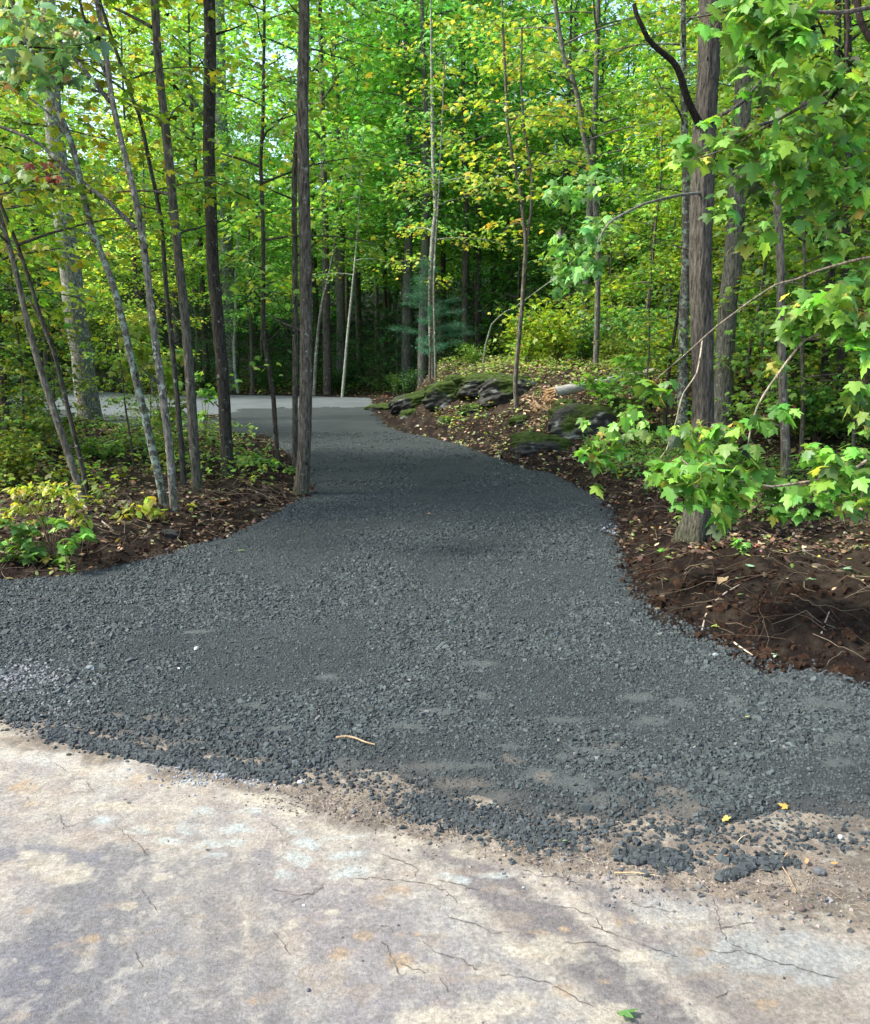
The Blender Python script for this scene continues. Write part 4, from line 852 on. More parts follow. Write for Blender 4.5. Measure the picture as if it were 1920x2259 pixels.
# woods right of the drive, on and behind the bank
GR = 'young trees in the woods right of the driveway'
ns = 0
for it in range(9000):
    if ns >= 75: break
    y = rp_.uniform(9.5, 27); x = rp_.uniform(1.5, .75*y+2)
    sd = sdq(x, y); u = px_of(x, y)
    lim = 5.2 if y > 13 else 3.4
    if sd < lim or not far_enough(x, y, 1.35) or (y < 12.5 and u < 1690): continue
    big = rp_.random() < .45 and y > 13
    pr = rp_.choice(PROT[:4]) if big else rp_.choice(SAP); t_ = zone_tint(u)
    place(pr, x, y, rp_.uniform(.65, .95) if big else rp_.uniform(.9, 1.35), lab(u, t_, 'young tree', 'behind the bank' if y > 17 else 'on the right bank'), GR, t_); ns += 1
GL = 'young trees crowding the far left beside the road'
ns = 0
for it in range(9000):
    if ns >= 26: break
    y = rp_.uniform(9.5, 27); x = -rp_.uniform(.43*y+.2, .75*y+3)
    if sdq(x, y) < .8 or not far_enough(x, y, 1.5) or 40 < px_of(x, y) < 330: continue
    pr = rp_.choice([SAP[2], SAP[0], SAP[2], SAP[1], PROT[3]])
    place(pr, x, y, rp_.uniform(.8, 1.3), 'olive leaved young tree '+('near the road' if y > 18 else 'behind the leaning stems')+' at the far left', GL, (1.15, 1.1, .85)); ns += 1
# shrubs at the foot of the woods
GH = 'low bushes along the foot of the woods'
ns = 0; placed = []
for it in range(20000):
    if ns >= 110: break
    y = rp_.uniform(8.6, 34); u = rp_.uniform(-100, 2050); x = (u-W0/2)/F*(y*cp+CAMZ*sp)
    sd = sdq(x, y)
    if sd < (.6 if y > 25 or x < 0 else 2.6 if u > 1380 and y > 8.5 else 4.0) or not far_enough(x, y, 1.0): continue
    if x < 0 and y < 25 and px_of(x, y) > 110: continue
    place(SHR[3] if (130 < u < 1120 and y > 25) else rp_.choice(SHR), x, y, rp_.uniform(.6, 1.15)*(.6 if 330 < u < 1120 and y > 25 else 1)*(.8 if x < 0 and y < 25 else 1), lab(u, (t_ := zone_tint(u)), 'low leafy bush', 'below the trees'), GH, tuple((.5 if y > 25 else .9)*c for c in t_)); ns += 1  # bushes behind the road darkened by tint to imitate shade under the trees
for u, v, s, k, lb in [(1180,800,1.15,2,'yellow leaved bush glowing behind the bank sapling'),(1260,800,1.3,2,'broad yellow green bush above the pale fallen log'),(1130,760,1.2,0,'green bush on the crest of the bank'),
                       (1050,800,.5,0,'small dark bush on the bank crest near the mossy slab'),(1640,920,.9,0,'green bush between the thick trunk and the wavy slender one'),(1680,870,1.1,1,'tall green bush behind the wavy slender trunk')]:
    h = hit(u, v+15); place(SHR[k], h[0], h[1]+1.5, s, lb, None, (1.35, 1.45, .9) if k == 2 else (1.2, 1.2, 1))
for u, v, s, k, lb in [(300,1025,.42,1,'thin sapling rising behind the mottled leaning trunk'),(120,1020,.5,2,'small olive sapling left of the smooth pale stem'),(60,1000,.62,0,'green sapling near the left border behind the shrubs'),
                       (330,975,.3,1,'short sapling behind the pale forked trunk'),(25,1070,.5,2,'olive sapling at the very left border'),
                       (1660,990,.6,0,'green sapling right of the two thick trunks'),(1780,1000,.8,1,'lime sapling right of the wavy slender trunk'),(1420,960,.55,0,'green sapling left of the thin dark slanting stem'),(1890,1010,.8,0,'green sapling at the right border')]:
    h = hit(u, v); place(SAP[k], h[0], h[1], s, lb, None, (1.1, 1.1, .9))
# ---------------------------------------------------------------- pine sapling
def pine(label, u, v, h, seed):
    rg = np.random.default_rng(seed); b = hit(u, v); root = empty('pine_sapling', b, label, 'sapling')
    t = Acc(); tube(t, [[0, 0, -.1], [.03, 0, h*.5], [0, 0, h]], [.035, .02, .006], 8, (.12, .1, .08), rg, .05, step=.1)
    nd = Acc()
    for k in range(30):
        f = .22+.78*(k+rg.random())/30; z = h*f; a = rg.uniform(0, 6.28); L = h*.42*(1.08-f)+.12; D = np.array([math.cos(a), math.sin(a), .12])
        bp = np.array([0, 0, z])+D*np.linspace(0, L, 5)[:, None]; tube(t, bp, np.linspace(.01, .003, 5), 4, (.12, .1, .08))
        n = int(420*L); s = rg.uniform(.15, 1.05, n); p = np.array([0, 0, z])+D*(s*L)[:, None]+rg.normal(0, .07, (n, 3))*np.array([1, 1, .5])
        d = rg.normal(0, 1, (n, 3))+D*1.2; d /= np.linalg.norm(d, axis=1)[:, None]; q = np.cross(d, rg.normal(0, 1, (n, 3))); q /= np.linalg.norm(q, axis=1)[:, None]
        ln = .10; V = np.stack([p-q*.004, p+q*.004, p+d*ln], 1); nd.add(V.reshape(-1, 3), np.arange(3*n).reshape(-1, 3), np.repeat(np.array([.05, .17, .11])*(1+rg.normal(0, .2, (n, 1))), 3, 0))
    t.build('trunk', MAT['bark'], root, smooth=True); nd.build('crown', MAT['leaf'], root)
pine('soft blue green pine sapling on the dark wood edge behind the bank', 948, 842, 2.9, 5)
pine('smaller drooping pine sapling left of the taller one', 893, 850, 2.2, 6)

# ================================================================ ROCKS, LOG, LITTER, SMALL PLANTS
def rock(label, u, v, rx, ry, rz_, seed, moss=.5, zoff=0.0, rot=0, tilt=0):
    rg = np.random.default_rng(seed); b = hit(u, v)
    n = 64; th = np.linspace(0, 2*np.pi, n*2, endpoint=False); ph = np.linspace(-.5, np.pi/2-.001, n)
    TH, PH = np.meshgrid(th, ph); X = np.cos(PH)*np.cos(TH); Y = np.cos(PH)*np.sin(TH); Z = np.sin(PH)
    s = seed*3.7; d = 1+.55*(fbm(X*1.1+s+Z, Y*1.1+Z*1.3+s, 1, 3, seed)-.5)+.20*(fbm(X*3+s, Y*3+Z*3, 1, 4, seed+5)-.5)+.16*(np.abs(fbm(X*6+s+Z*5, Y*6+Z*6, 1, 4, seed+9)-.5))
    # squared shoulders like a ledge
    p = 3.0; sq = (np.abs(X)**p+np.abs(Y)**p+np.abs(Z)**p)**(-1/p); d = d*sq*(1+.16*(fbm(X*2+s+Z*2, Y*6+Z*5, 1, 3, seed+60)-.5))*(1+.12*(np.round(fbm(X*2+s, Z*4+Y*2, 1, 2, seed+61)*5)/5-.5))
    X, Y, Z = X*d*rx, Y*d*ry, Z*d*rz_
    Z = Z+tilt*X
    c, s_ = math.cos(rot), math.sin(rot); X, Y = X*c-Y*s_, X*s_+Y*c
    m = ss(.45, .6, fbm(X*3+s, Y*3+Z*2, 1, 4, seed+20)+.35*(Z/rz_-.6)+(moss-.5)*.5+.16)[..., None]
    g = np.array([.05, .05, .046])*(.5+fbm(X*6, Y*6+Z*7, 1, 4, seed+30))[..., None]
    l = ss(.66, .72, fbm(X*7+9, Y*7+Z*8, 1, 3, seed+40))[..., None]; g = g*(1-l)+np.array([.2, .22, .2])*l
    C = g*(1-m)+np.array([.042, .068, .012])*(.6+.8*fbm(X*9, Y*9, 1, 3, seed+50))[..., None]*m
    i = np.arange(n*2*n).reshape(n, n*2); j = np.roll(i, -1, 1)
    a = Acc(); a.add(np.stack([X, Y, Z], -1).reshape(-1, 3), np.stack([i[:-1], j[:-1], j[1:], i[1:]], -1).reshape(-1, 4), C.reshape(-1, 3))
    a.add([(0, 0, Z[-1].mean())], np.zeros((0, 4), int))
    top = i[-1]; a.f.setdefault(3, []).append(np.array([(top[k], top[(k+1) % (2*n)], 2*n*n) for k in range(2*n)]))
    a.c[-1] = np.array([C[-1].mean(0)])
    o = a.build('boulder', MAT['rock'], smooth=True); o.location = (b[0], b[1], b[2]+zoff); return tag(o, label, 'boulder', 'mossy rocks of the bank')
rock('low mossy slab at the driveway edge where the bank begins', 845, 902, .42, .4, .15, 1, .6, -.03)
rock('long bright green mossy slab slanting down the bank', 940, 882, .72, .42, .28, 2, .6, -.03, .2, .22)
rock('dark shaded hump of rock right of the slanting slab', 1010, 872, .6, .45, .34, 3, .35, -.05)
rock('rounded mossy boulder nearest the bend of the driveway', 1195, 990, .42, .34, .24, 4, .55, -.03, .1)
rock('large lichen speckled boulder under the pale log', 1290, 942, .52, .42, .34, 5, .35, -.04, -.1)
rock('small grey rock face between the slab and the broken log', 1125, 862, .55, .4, .30, 6, .3, -.05)
rock('half buried rock with pale blotches left of the bank sapling', 1080, 850, .6, .4, .25, 7, .5, -.05)
for i, (u, v, a, lb) in enumerate([(1045,905,.22,'small dark stone on the bank above the drive edge'),(1150,930,.2,'small mossy stone uphill of the rounded boulder'),(1240,905,.26,'mossy lump just below the broken log end'),(1340,1000,.2,'small stone under the dangling maple leaves'),
    (905,915,.2,'small stone at the drive edge below the slanting slab'),(985,930,.17,'half buried stone in the dark soil patch of the bank'),(1385,905,.3,'dark mossy rock right of the speckled boulder'),(1010,850,.3,'mossy hump at the crest of the bank')]):
    rock(lb, u, v, a, a*.8, a*.6, 60+i, .6, -.02, i)
# fallen log with torn end
rg = np.random.default_rng(3)
pa = hit(1215, 885); pb = hit(1426, 850); z0 = max(pa[2], pb[2])
_q = hit(1290, 885); YL = _q[1]-.4; A_ = at(1215, 868, YL); B_ = at(1355, 850, YL+.2); C_ = at(1440, 838, YL+.6)
for _p in (A_, B_, C_): _p[2] = max(_p[2], hz(_p[0], _p[1])+.11)
root = empty('fallen_log', (A_[0], A_[1], A_[2]-.1), 'pale weathered log lying on the bank with a torn orange end', 'log')
lo = A_-np.array([0, 0, .1]); t = Acc(); LP = np.array([A_*(1-f_)+C_*f_ for f_ in np.linspace(0, 1, 7)]); LP[:, 2] = np.maximum(LP[:, 2], [hz(a_, b_)+.07 for a_, b_, c_ in LP]); tube(t, LP-lo, np.linspace(.085, .05, 7), 16, (.36, .34, .31), rg, .1, step=.08, cap=False); t.build('trunk', MAT['wood'], root, smooth=True)
e = Acc()
for k in range(70):
    y0 = rg.normal(0, .045, 2); L = rg.uniform(.05, .2); p0 = A_-lo+[.06, y0[0], y0[1]]; p1 = p0+[-L, rg.normal(0, .03), rg.normal(-.04, .05)]
    tube(e, [p0, (p0+p1)/2, p1], [.018, .014, .003], 4, (.42, .26, .13))
for k in range(60):
    p0 = A_-lo+[rg.uniform(-.35, .15), rg.uniform(-.3, .1), rg.uniform(-.28, -.02)]; p1 = p0+rg.normal(0, .07, 3)
    tube(e, [p0, (p0+p1)/2, p1], [.014, .014, .006], 4, (.45, .30, .17))
e.build('splintered_end', MAT['wood'], root)

# ---- fallen leaves and twigs covering the forest floor: uncountable litter
rng = np.random.default_rng(77); li = Acc()
def litter(n, yr, size, palette, wpow=1.0, nearfade=True, xr=None, kind='simple', lift=.012, cluster_s=5):
    y = yr[0]+(yr[1]-yr[0])*rng.random(n)**wpow; x = rng.uniform(-1, 1, n)*(y*.6+.8) if xr is None else rng.uniform(xr[0], xr[1], n)
    sd = sd_open(x, y); k = (sd > -.04) & (rng.random(n) < (.28+.72*ss(.3, 1.3, sd+(fbm(x, y, 2.2, 3, 31)-.5)*1.6) if nearfade else 1)) & (rng.random(n) < .25+ss(.4, .6, fbm(x, y, cluster_s, 3, 55)))
    x, y = x[k], y[k]; z = terr(x, y)+lift+rng.random(len(x))*.02; N = len(x)
    put_leaves(li, rng, np.c_[x, y, z], rng.uniform(0, 6.28, N), rng.normal(0, .35, N), rng.normal(0, .4, N), size*rng.uniform(.5, 1.2, N), pal(rng, N, palette, .3), kind)
DRY = [(4, (.15, .105, .065)), (5, (.085, .056, .036)), (1.6, (.27, .21, .14)), (.7, (.30, .28, .10)), (1.0, (.15, .21, .06)), (.3, (.2, .08, .04))]
litter(62000, (6, 15), .046, DRY); litter(60000, (13, 32), .07, DRY)
litter(3500, (5, 12), .055, DRY, nearfade=False, kind='oval')
litter(60000, (10.5, 24), .062, [(1, (.25, .31, .12)), (1, (.36, .37, .2)), (1.6, (.40, .31, .2)), (2.5, (.15, .10, .06))], xr=(0, 12))
tag(li.build('leaf_litter', MAT['litter']), 'brown and tan fallen leaves carpeting the forest floor', 'leaf litter', kind='stuff')
gc = Acc()
def cover(n, yr, xr, size, palette, h=.12, kind='simple', thr=.5):
    y = rng.uniform(*yr, n); x = rng.uniform(*xr, n); sd = sd_open(x, y)
    k = (sd > .35) & (rng.random(n) < ss(thr, thr+.14, fbm(x, y, 1.6, 3, 57)))
    x, y = x[k], y[k]; N = len(x); z = terr(x, y)+rng.random(N)*h+.02
    put_leaves(gc, rng, np.c_[x, y, z], rng.uniform(0, 6.28, N), rng.normal(.2, .3, N), rng.normal(0, .35, N), size*rng.uniform(.5, 1.2, N), pal(rng, N, palette), kind)
cover(26000, (13, 26), (0, 14), .075, LIME+[(3, (.35, .38, .14))], .16, thr=.42)
cover(34000, (7, 12.5), (2.0, 10), .055, GREEN, .16, thr=.50)
cover(15000, (8.6, 16), (-9, -1.3), .07, LIME, .24, thr=.50)
cover(15000, (7.4, 13.5), (-14, -3), .08, OLIVE, .22, thr=.5)
cover(9000, (28, 34), (-14, 14), .1, GREEN, .4, thr=.4)
tag(gc.build('ground_cover', MAT['leaf']), 'low green seedlings and creeping plants on the forest floor', 'ground cover', kind='stuff')
# ---- roots, straws and torn twigs in the dug soil
rt_ = Acc()
for k in range(2000):
    left = rng.random() < .42
    x, y = (rng.uniform(-4.5, -1.2), rng.uniform(5.8, 9.6)) if left else (rng.uniform(1.3, 6.5), rng.uniform(4.2, 9.5))
    sd = sdq(x, y)
    if sd < .02 or sd > 2.2: continue
    L = rng.uniform(.05, .4)*(1 if rng.random() < .8 else 1.8); a = rng.uniform(0, 6.28); n = 6; ts = np.linspace(0, L, n)
    X = x+np.cos(a)*ts+np.cumsum(rng.normal(0, L*.05, n)); Y = y+np.sin(a)*ts+np.cumsum(rng.normal(0, L*.05, n)); Z = terr(X, Y)+.008+np.abs(rng.normal(0, .012))+.04*np.sin(np.linspace(0, 3.1, n))*rng.random()*L*4
    tube(rt_, np.c_[X, Y, Z], np.linspace(.0022, .0008, n)*rng.uniform(.5, 1.3), 4, np.array([(.10, .07, .045), (.19, .15, .10), (.06, .04, .025)][rng.integers(0, 3)]))
for k in range(420):                                      # dry straw at the soil strip beside the pavement
    u, v = rng.uniform(600, 1920), 0; v = np.interp(u, [600, 900, 1200, 1500, 1920], [1745, 1815, 1895, 1925, 1985])+rng.normal(0, 22)
    p = G(u, v); L = rng.uniform(.012, .045); a = rng.uniform(0, 6.28); q = p+L*np.array([math.cos(a), math.sin(a)])
    zz = pave_z(np.array([p[0], q[0]]), np.array([p[1], q[1]]))+.006; tube(rt_, [[p[0], p[1], zz[0]], [(p[0]+q[0])/2, (p[1]+q[1])/2, zz.mean()+.002], [q[0], q[1], zz[1]]], [.0006, .0007, .0004], 3, (.34, .28, .19))
tag(rt_.build('roots_and_straw', MAT['wood'], smooth=True), 'torn roots, twigs and straw strewn over the dug soil', 'roots', kind='stuff')
# soil clods
cl = Acc(); n = 26000; y = 4.0+9*rng.random(n); x = rng.uniform(-1, 1, n)*(y*.58+.6); sd = sd_open(x, y); k = (sd > -.12) & (rng.random(n) < ss(1.9, .2, sd)*ss(-.12, .02, sd)); x, y, sd = x[k], y[k], sd[k]
s = rng.uniform(.005, .02, len(x))*(.6+1.2*rng.random(len(x))**4); stones(cl, x, y, np.maximum(terr(x, y), drive_z(x, y))+s*.2, s, np.array([.04, .022, .014])*(1+rng.normal(0, .3, (len(x), 1))).clip(.4, 2), rng, .8)
tag(cl.build('soil_clods', MAT['soil']), 'dark brown soil crumbs along the dug driveway edges', 'soil', kind='stuff')

# ---- plants one can tell apart
DEEP = [(w_, tuple(.6*x_ for x_ in c_)) for w_, c_ in DEEP]  # greens darkened further, deep woods shade put into the distant leaf colour
def sprig(name, label, u, v, items, size, palette, seed, kind='maple', stems=(), group=None, cat='plant', sc=(.16, .12, .07), matn='near_leaf'):
    rg = np.random.default_rng(seed); b = hit(u, v); root = empty(name, b, label, cat, group)
    st = Acc(); lf = Acc()
    size *= 1.25
    for (du, dv, ru, rv, n) in items:
        n = int(n*1.7); ru *= 1.15; rv *= 1.15
        c = at(u+du, v+dv, b[1]+rg.normal(0, .08))-b; m = b[1]/F
        ts = np.linspace(0, 1, 6); mid = np.array([c[0]*.3, c[1]*.3, c[2]*.75]); P = np.outer((1-ts)**2, [0, 0, -.03])+np.outer(2*ts*(1-ts), mid)+np.outer(ts**2, c)
        tube(st, P, np.linspace(.006, .002, 6)*.9, 5, sc)
        q = rg.normal(0, 1, (n, 3)); q /= np.linalg.norm(q, axis=1)[:, None]; q *= rg.random((n, 1))**.5; pos = c+q*np.array([ru*m, ru*m, rv*m]); pos[:, 2] = np.maximum(pos[:, 2], .015)
        put_leaves(lf, rg, pos, rg.uniform(0, 6.28, n), rg.normal(.45, .3, n), rg.normal(0, .35, n), size*rg.uniform(.6, 1.2, n), pal(rg, n, palette, .15), kind)
    for s in stems:
        P = np.array([at(a, c2, b[1]+dy) for a, c2, dy in s])-b; tube(st, P, np.linspace(.007, .003, len(P)), 6, (.2, .15, .09), rg, .1, step=.05)
    st.build('stems', MAT['bark'], root, smooth=True); lf.build('foliage', MAT[matn], root)
    return root
YG = [(3, (.34, .40, .05)), (2, (.42, .40, .07)), (1, (.22, .34, .05))]
FG = [(3, (.15, .34, .06)), (2, (.22, .40, .07)), (1, (.12, .26, .06))]
sprig('shrub', 'yellow green arching shrub in the lower left corner of the woods', 120, 1235, [(-80,-150,24,14,24),(-40,-160,26,14,26),(0,-158,26,12,26),(30,-145,26,14,24),(50,-120,24,16,24),(-95,-110,26,16,24),(-50,-120,30,18,22),(60,-90,22,14,16)], .05, YG, 201, 'oval')
sprig('maple_seedling', 'bright green maple seedling below the yellow green shrub', 150, 1262, [(-10,-20,16,18,16),(0,-60,22,16,16),(5,5,10,10,6),(35,-85,22,14,12),(-20,-110,16,14,8)], .06, FG, 202)
sprig('shrub', 'dusky green leafy plant at the left frame edge above the gravel', 62, 1235, [(-10,-60,30,24,34),(10,-20,34,24,30),(-40,-30,30,26,26),(30,-85,24,14,14),(-50,-90,14,10,8)], .055, GREEN, 203)
sprig('maple_seedling', 'round leaved pale seedling in front of the two leaning trunks', 330, 1145, [(-40,-30,18,12,9),(-10,-25,20,10,9),(20,-20,14,8,7),(-60,-10,14,8,6),(-5,-50,10,6,3)], .085, YG, 204, 'oval')
sprig('seedling', 'single yellow leafed seedling right of the pale forked trunk', 420, 1128, [(0,-14,8,6,3)], .075, YG, 205, 'oval')
sprig('seedling', 'small lime seedling between the clump and the leaning trunks', 222, 1120, [(0,-14,14,8,6),(-6,5,10,8,4)], .08, YG, 206, 'oval')
sprig('grape_vine', 'leafy vine of big light leaves climbing between the leaning trunks', 372, 1010, [(-10,-90,24,24,22),(6,-150,26,34,30),(-20,-200,26,34,32),(20,-230,18,20,14),(-70,-240,34,40,44),(-50,-300,34,34,40),(-90,-190,30,30,28),(20,-120,16,20,10),(-100,-290,22,20,14),(40,-60,14,10,6)], .11, [(3,(.36,.46,.09)),(2,(.28,.44,.09)),(1,(.44,.46,.12))], 207, 'maple', cat='vine')
sprig('shrub', 'pale leafed sapling tuft by the dark island trunk', 455, 975, [(0,-115,18,14,12),(-12,-60,16,10,9),(10,-100,16,12,8),(-20,-150,14,10,6)], .10, FG, 208)
sprig('seedling', 'low patch of big light green leaves right of the dark island trunk', 560, 1030, [(-20,-15,24,8,14),(20,-12,24,8,12),(0,-30,20,6,8),(-50,-25,20,8,8),(50,-5,14,10,10)], .08, FG, 209, 'oval')
sprig('grass_tuft', 'green grassy tuft at the foot of the thin companion trunk', 640, 1045, [(0,-10,14,10,26)], .06, FG, 210, 'oval')
sprig('shrub', 'feathery green shrub in the middle of the leaning trunks', 225, 1010, [(-30,-30,30,20,40),(20,-20,30,14,20),(-60,-10,24,14,20)], .06, FG, 211)
sprig('shrub', 'bluish green shrub at the left border below the road', 100, 980, [(-20,-60,30,24,34),(20,-40,30,24,30),(-60,-30,30,24,30),(-30,-120,34,14,24),(30,-140,34,10,20)], .065, [(1,(.13,.30,.12)),(1,(.16,.3,.07))], 212)
sprig('seedling', 'little upright seedling growing right of the mossy trunk base', 1640, 1225, [(0,-20,10,14,8),(-14,-34,8,8,4)], .05, FG, 213)
sprig('seedling', 'tiny seedling sprouting at the edge of the driveway right side', 1465, 1232, [(0,-8,9,6,5)], .045, FG, 214)
sprig('shrub', 'leafy shrub on the bank left of the thick trunks', 1400, 900, [(-60,-40,40,30,60),(0,-70,40,30,50),(30,-30,30,24,30),(-90,-60,34,20,34),(-20,-110,30,20,24)], .09, FG, 215)
sprig('shrub', 'dense green bush behind the low maple leaves at the right', 1780, 960, [(-40,-40,50,30,70),(30,-40,50,30,70),(0,-90,50,30,60)], .085, GREEN, 216)
# ---- loose sticks
def stick(label, pts, w, c, name='twig', seed=1, lift=.01, Y=None):
    rg = np.random.default_rng(seed); P = []
    for p in pts:
        if len(p) == 3: P.append(at(p[0], p[1], p[2]))
        else:
            q = G(*p); z = max(float(terr(*q)[0]) if sd_open(np.array([q[0]]), np.array([q[1]]))[0] > 0 else -1, float(pave_z(np.array([q[0]]), np.array([q[1]]))[0]), float(drive_z(np.array([q[0]]), np.array([q[1]]))[0])); P.append(np.array([q[0], q[1], z+lift]))
    P = np.array(P); a = Acc(); tube(a, P, np.linspace(w, w*.45, len(P)), 7, c, rg, .15, step=.015 if len(pts[0]) == 2 else .05, cap=False)
    return tag(a.build(name, MAT['wood'], smooth=True, loc=P[0]), label, 'twig')
def hp(l): return [tuple([u, v, hit(u, v)[1]]) for u, v in l]
stick('peeled tan stick lying on the gravel near its lower edge', [(742,1648),(765,1645),(785,1648),(805,1655),(828,1661)], .0055, (.42, .30, .17), 'stick', 1, .016)
stick('short straw coloured twig on the soil left of the stone clump', [(1355,1929),(1400,1928),(1445,1934)], .0028, (.45, .33, .18), seed=2)
stick('curved brown stem between the stone clumps and the pavement', [(1738,1884),(1726,1898),(1724,1910),(1740,1935),(1757,1970)], .0024, (.42, .27, .15), seed=3)
stick('thin pinkish twig reaching left from the right stone clump', [(1575,1888),(1600,1890),(1635,1886)], .0022, (.40, .24, .15), seed=4)
stick('thin bent straw on the gravel by the yellow maple leaf', [(1625,1862),(1638,1848),(1655,1842)], .002, (.5, .42, .28), seed=5)
def hstick(label, l, w, c, seed, up):
    P = []
    for (u, v), h in zip(l, up):
        q = hit(u, v); P.append((u, v, q[1]-.02))
    return stick(label, P, w, c, seed=seed)
hstick('grey cut stick leaning over the soil at the lower left', [(160,1090),(195,1125),(225,1150),(252,1172)], .011, (.36, .32, .26), 6, [0]*4)
hstick('forked stick standing at the driveway edge below the mossy trunk base', [(1549,1393),(1556,1360),(1572,1332),(1600,1308),(1640,1285)], .007, (.34, .28, .22), 7, [0]*5)
hstick('pale twig lying along the edge on the right soil', [(1620,1418),(1640,1432),(1662,1446)], .006, (.44, .36, .25), 8, [0]*3)
hstick('long thin branch across the dark soil at the right border', [(1770,1218),(1820,1210),(1870,1206),(1925,1215)], .005, (.22, .17, .12), 9, [0]*4)
hstick('white birch stick lying behind the leaning trunks on the left', [(215,985),(240,975),(270,968)], .018, (.55, .52, .46), 10, [0]*3)
hstick('dark fallen pole among the leaning trunks', [(235,1012),(290,995),(330,975),(358,965)], .016, (.03, .025, .02), 11, [0]*4)
hstick('upright bent root sticking out of the right soil bank', [(1812,1400),(1820,1375),(1830,1350)], .006, (.36, .3, .22), 12, [0]*3)
hstick('thin reddish twig on the soil below the low maple leaves', [(1620,1290),(1650,1278),(1700,1262),(1730,1250)], .004, (.16, .07, .04), 13, [0]*4)
# ---- single leaves that catch the eye
def leaf(label, u, v, size, c, yaw=0.5, kind='maple', seed=1, curl=.2):
    rg = np.random.default_rng(seed); q = hit(u, v); z = max(float(terr(q[0], q[1])[0]) if sd_open(np.array([q[0]]), np.array([q[1]]))[0] > 0 else -1, float(pave_z(q[:1], q[1:2])[0]), float(drive_z(q[:1], q[1:2])[0])) 
    a = Acc(); put_leaves(a, rg, np.array([[0, 0, 0.0]]), np.array([yaw]), np.array([-.12]), np.array([curl]), np.array([size]), np.array([c], float), kind)
    o = a.build('fallen_leaf', MAT['near_leaf']); o.location = (q[0], q[1], z+.014); return tag(o, label, 'leaf')
leaf('green maple leaf lying alone on the pavement near the bottom edge', 1365, 2247, .056, (.12, .27, .08), .2, curl=.5)
leaf('yellow orange leaf on the dark gravel near the right border', 1737, 1787, .036, (.6, .40, .10), 2.6, seed=2)
leaf('yellow upright leaf at the lower edge of the gravel', 1600, 1820, .04, (.62, .52, .14), 1.2, seed=3, curl=.5)
leaf('pale yellow leaf in the middle of the gravel on the right', 1643, 1596, .024, (.6, .6, .22), .3, 'oval', 4)
leaf('tiny pink leaf on the centre of the driveway', 943, 1144, .05, (.62, .30, .25), 1.1, 'simple', 5)
leaf('green leaf on the gravel below the left soil edge', 522, 1226, .075, (.25, .42, .12), .1, 'oval', 6)
leaf('lime leaf fallen on the right driveway edge', 1575, 1387, .05, (.42, .55, .12), .9, seed=7)
leaf('white green leaf at the foot of the right soil slope', 1712, 1456, .05, (.45, .6, .42), 2.0, seed=8)
leaf('large tan crumpled leaf on the right soil', 1595, 1288, .085, (.55, .40, .22), 1.7, seed=9, curl=.5)
leaf('pale blue green leaf standing in the dark soil at the right', 1665, 1255, .065, (.32, .55, .36), 2.4, 'oval', 10)
leaf('light green leaf pair top on the dark soil by the right border', 1858, 1265, .085, (.30, .48, .28), .4, seed=11)
leaf('green leaf on the dark soil left of the pale pair', 1785, 1285, .075, (.25, .46, .25), .9, seed=12)
leaf('tan curled leaf by the right border of the soil slope', 1840, 1312, .06, (.55, .42, .30), 1.3, 'oval', 13, .6)
leaf('orange brown leaf on the left soil edge', 480, 1110, .12, (.48, .20, .07), .6, 'oval', 14)
leaf('brown leaf between the two stone clumps on the soil', 1781, 1921, .03, (.50, .30, .16), 1.5, 'oval', 15, .9)
leaf('orange scrap of leaf right of the brown one', 1832, 1922, .026, (.60, .36, .12), .2, 'oval', 16)
leaf('rust leaf at the right end of the soil strip', 1898, 1880, .022, (.5, .25, .13), .2, 'oval', 17, .8)
leaf('small green leaf scrap on the soil strip edge', 1240, 1862, .02, (.3, .5, .2), .2, 'oval', 18, .4)
leaf('brown leaf at the left end of the pavement stains', 446, 1880, .022, (.36, .24, .12), .2, 'simple', 19, .5)
leaf('dark crumpled scrap on the pavement below the gravel edge', 273, 1780, .024, (.10, .085, .08), .2, 'simple', 20, .2)
# ---- single pebbles on the pavement
def pebble(label, u, v, s, c, seed):
    rg = np.random.default_rng(seed); q = G(u, v); a = Acc(); n = 1
    V = []; m = 8; th = np.linspace(0, 2*np.pi, 10, endpoint=False)
    for i, ph in enumerate(np.linspace(-1.2, 1.2, 6)):
        for t in th: V.append((math.cos(ph)*math.cos(t)*s*(1+rg.normal(0, .08)), math.cos(ph)*math.sin(t)*s*.75*(1+rg.normal(0, .08)), math.sin(ph)*s*.6))
    F_ = [(i*10+k, i*10+(k+1) % 10, (i+1)*10+(k+1) % 10, (i+1)*10+k) for i in range(5) for k in range(10)]
    a.add(V, F_, c); a.f.setdefault(10, []).append(np.array([list(range(50, 60))]))
    o = a.build('pebble', MAT['stone']); z = max(float(pave_z(q[:1], q[1:2])[0]), float(drive_z(q[:1], q[1:2])[0])); o.location = (q[0], q[1], z+s*.3); o.rotation_euler = (0, 0, rg.uniform(0, 6)); return tag(o, label, 'stone')
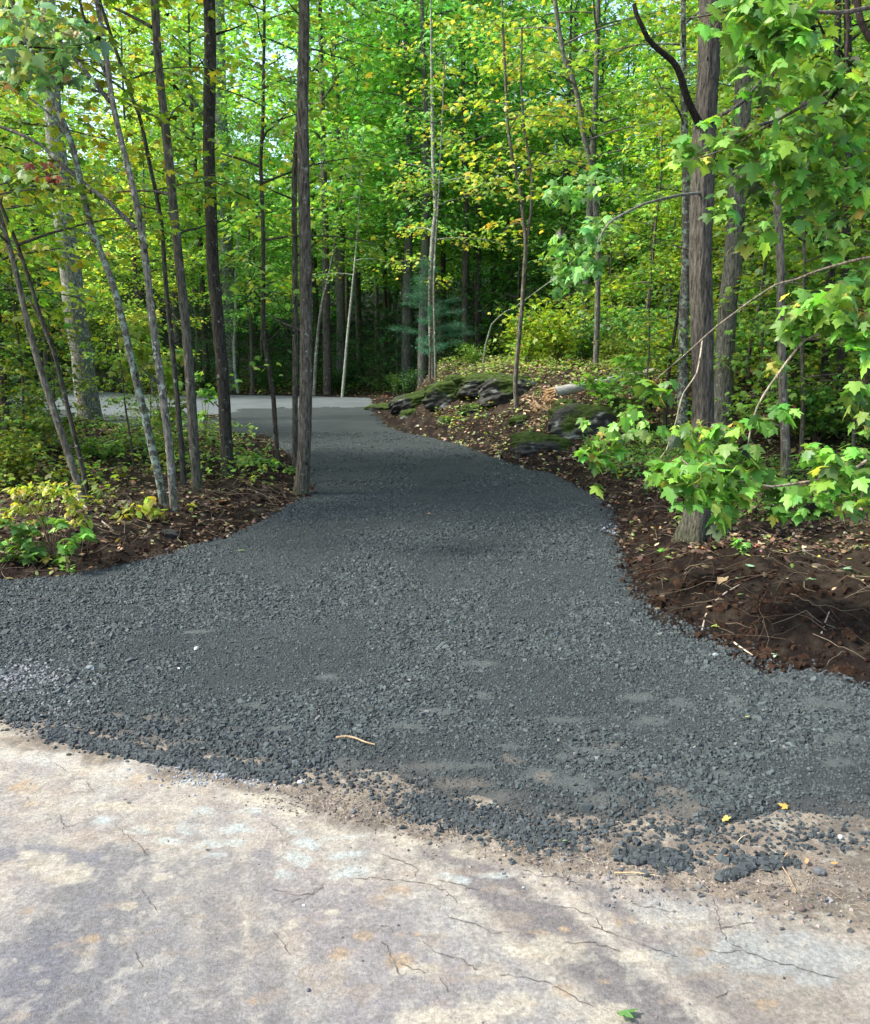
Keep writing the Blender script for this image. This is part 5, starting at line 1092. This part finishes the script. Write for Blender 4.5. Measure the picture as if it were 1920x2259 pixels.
for i, (lb, u, v, s, c) in enumerate([('round dark pebble alone near the bottom of the pavement', 681, 2185, .0065, (.06, .06, .08)), ('flat dark stone on the pavement below the soil strip', 948, 1858, .009, (.09, .09, .085)),
    ('dark pebble right of the flat one under the soil strip', 1029, 1851, .007, (.08, .075, .075)), ('dark pebble above the pavement cracks in the middle', 901, 1873, .006, (.08, .07, .07)), ('grey stone at the brown end of the soil strip', 780, 1790, .012, (.09, .10, .11)),
    ('white pebble at the left end of the soil strip', 662, 1727, .012, (.6, .62, .62)), ('black pebble left of the stone clump on the straw', 1372, 1917, .010, (.05, .055, .065)), ('large dark stone at the right of the soil strip', 1808, 1923, .021, (.08, .085, .09)),
    ('pale bluish pebble at the right edge of the gravel', 1855, 1845, .011, (.5, .55, .56)), ('small blue grey pebble on the dark tyre track', 1155, 1955, .005, (.3, .36, .42)), ('white pebble near the pavement crack crossing', 670, 1996, .005, (.6, .64, .66)),
    ('tan pebble in the gravel above the pale dust', 549, 1686, .010, (.6, .45, .33)), ('pale stone half sunk in the left gravel', 434, 1439, .018, (.30, .32, .32)), ('pointed grey stone standing in the left gravel', 200, 1485, .022, (.15, .18, .19)),
    ('white pebble in the left gravel', 395, 1488, .009, (.6, .62, .62)), ('grey green stone in the right gravel', 1578, 1457, .018, (.2, .23, .22)), ('pinkish stone on the soil behind the driveway edge', 1424, 1128, .02, (.45, .28, .22)),
    ('brown clod on the soil strip edge at the right', 1770, 2005, .013, (.09, .065, .06)), ('smaller brown clod right of the other clod', 1790, 1998, .009, (.1, .07, .065))]):
    pebble(lb, u, v, s, c, 300+i)
# grey rock showing in the left soil
o = rock('small grey rock in the dug soil on the left', 372, 1185, .09, .05, .05, 33, .0, 0); o['group'] = ''; del o['group']
# ---- distant woods: one uncountable mass
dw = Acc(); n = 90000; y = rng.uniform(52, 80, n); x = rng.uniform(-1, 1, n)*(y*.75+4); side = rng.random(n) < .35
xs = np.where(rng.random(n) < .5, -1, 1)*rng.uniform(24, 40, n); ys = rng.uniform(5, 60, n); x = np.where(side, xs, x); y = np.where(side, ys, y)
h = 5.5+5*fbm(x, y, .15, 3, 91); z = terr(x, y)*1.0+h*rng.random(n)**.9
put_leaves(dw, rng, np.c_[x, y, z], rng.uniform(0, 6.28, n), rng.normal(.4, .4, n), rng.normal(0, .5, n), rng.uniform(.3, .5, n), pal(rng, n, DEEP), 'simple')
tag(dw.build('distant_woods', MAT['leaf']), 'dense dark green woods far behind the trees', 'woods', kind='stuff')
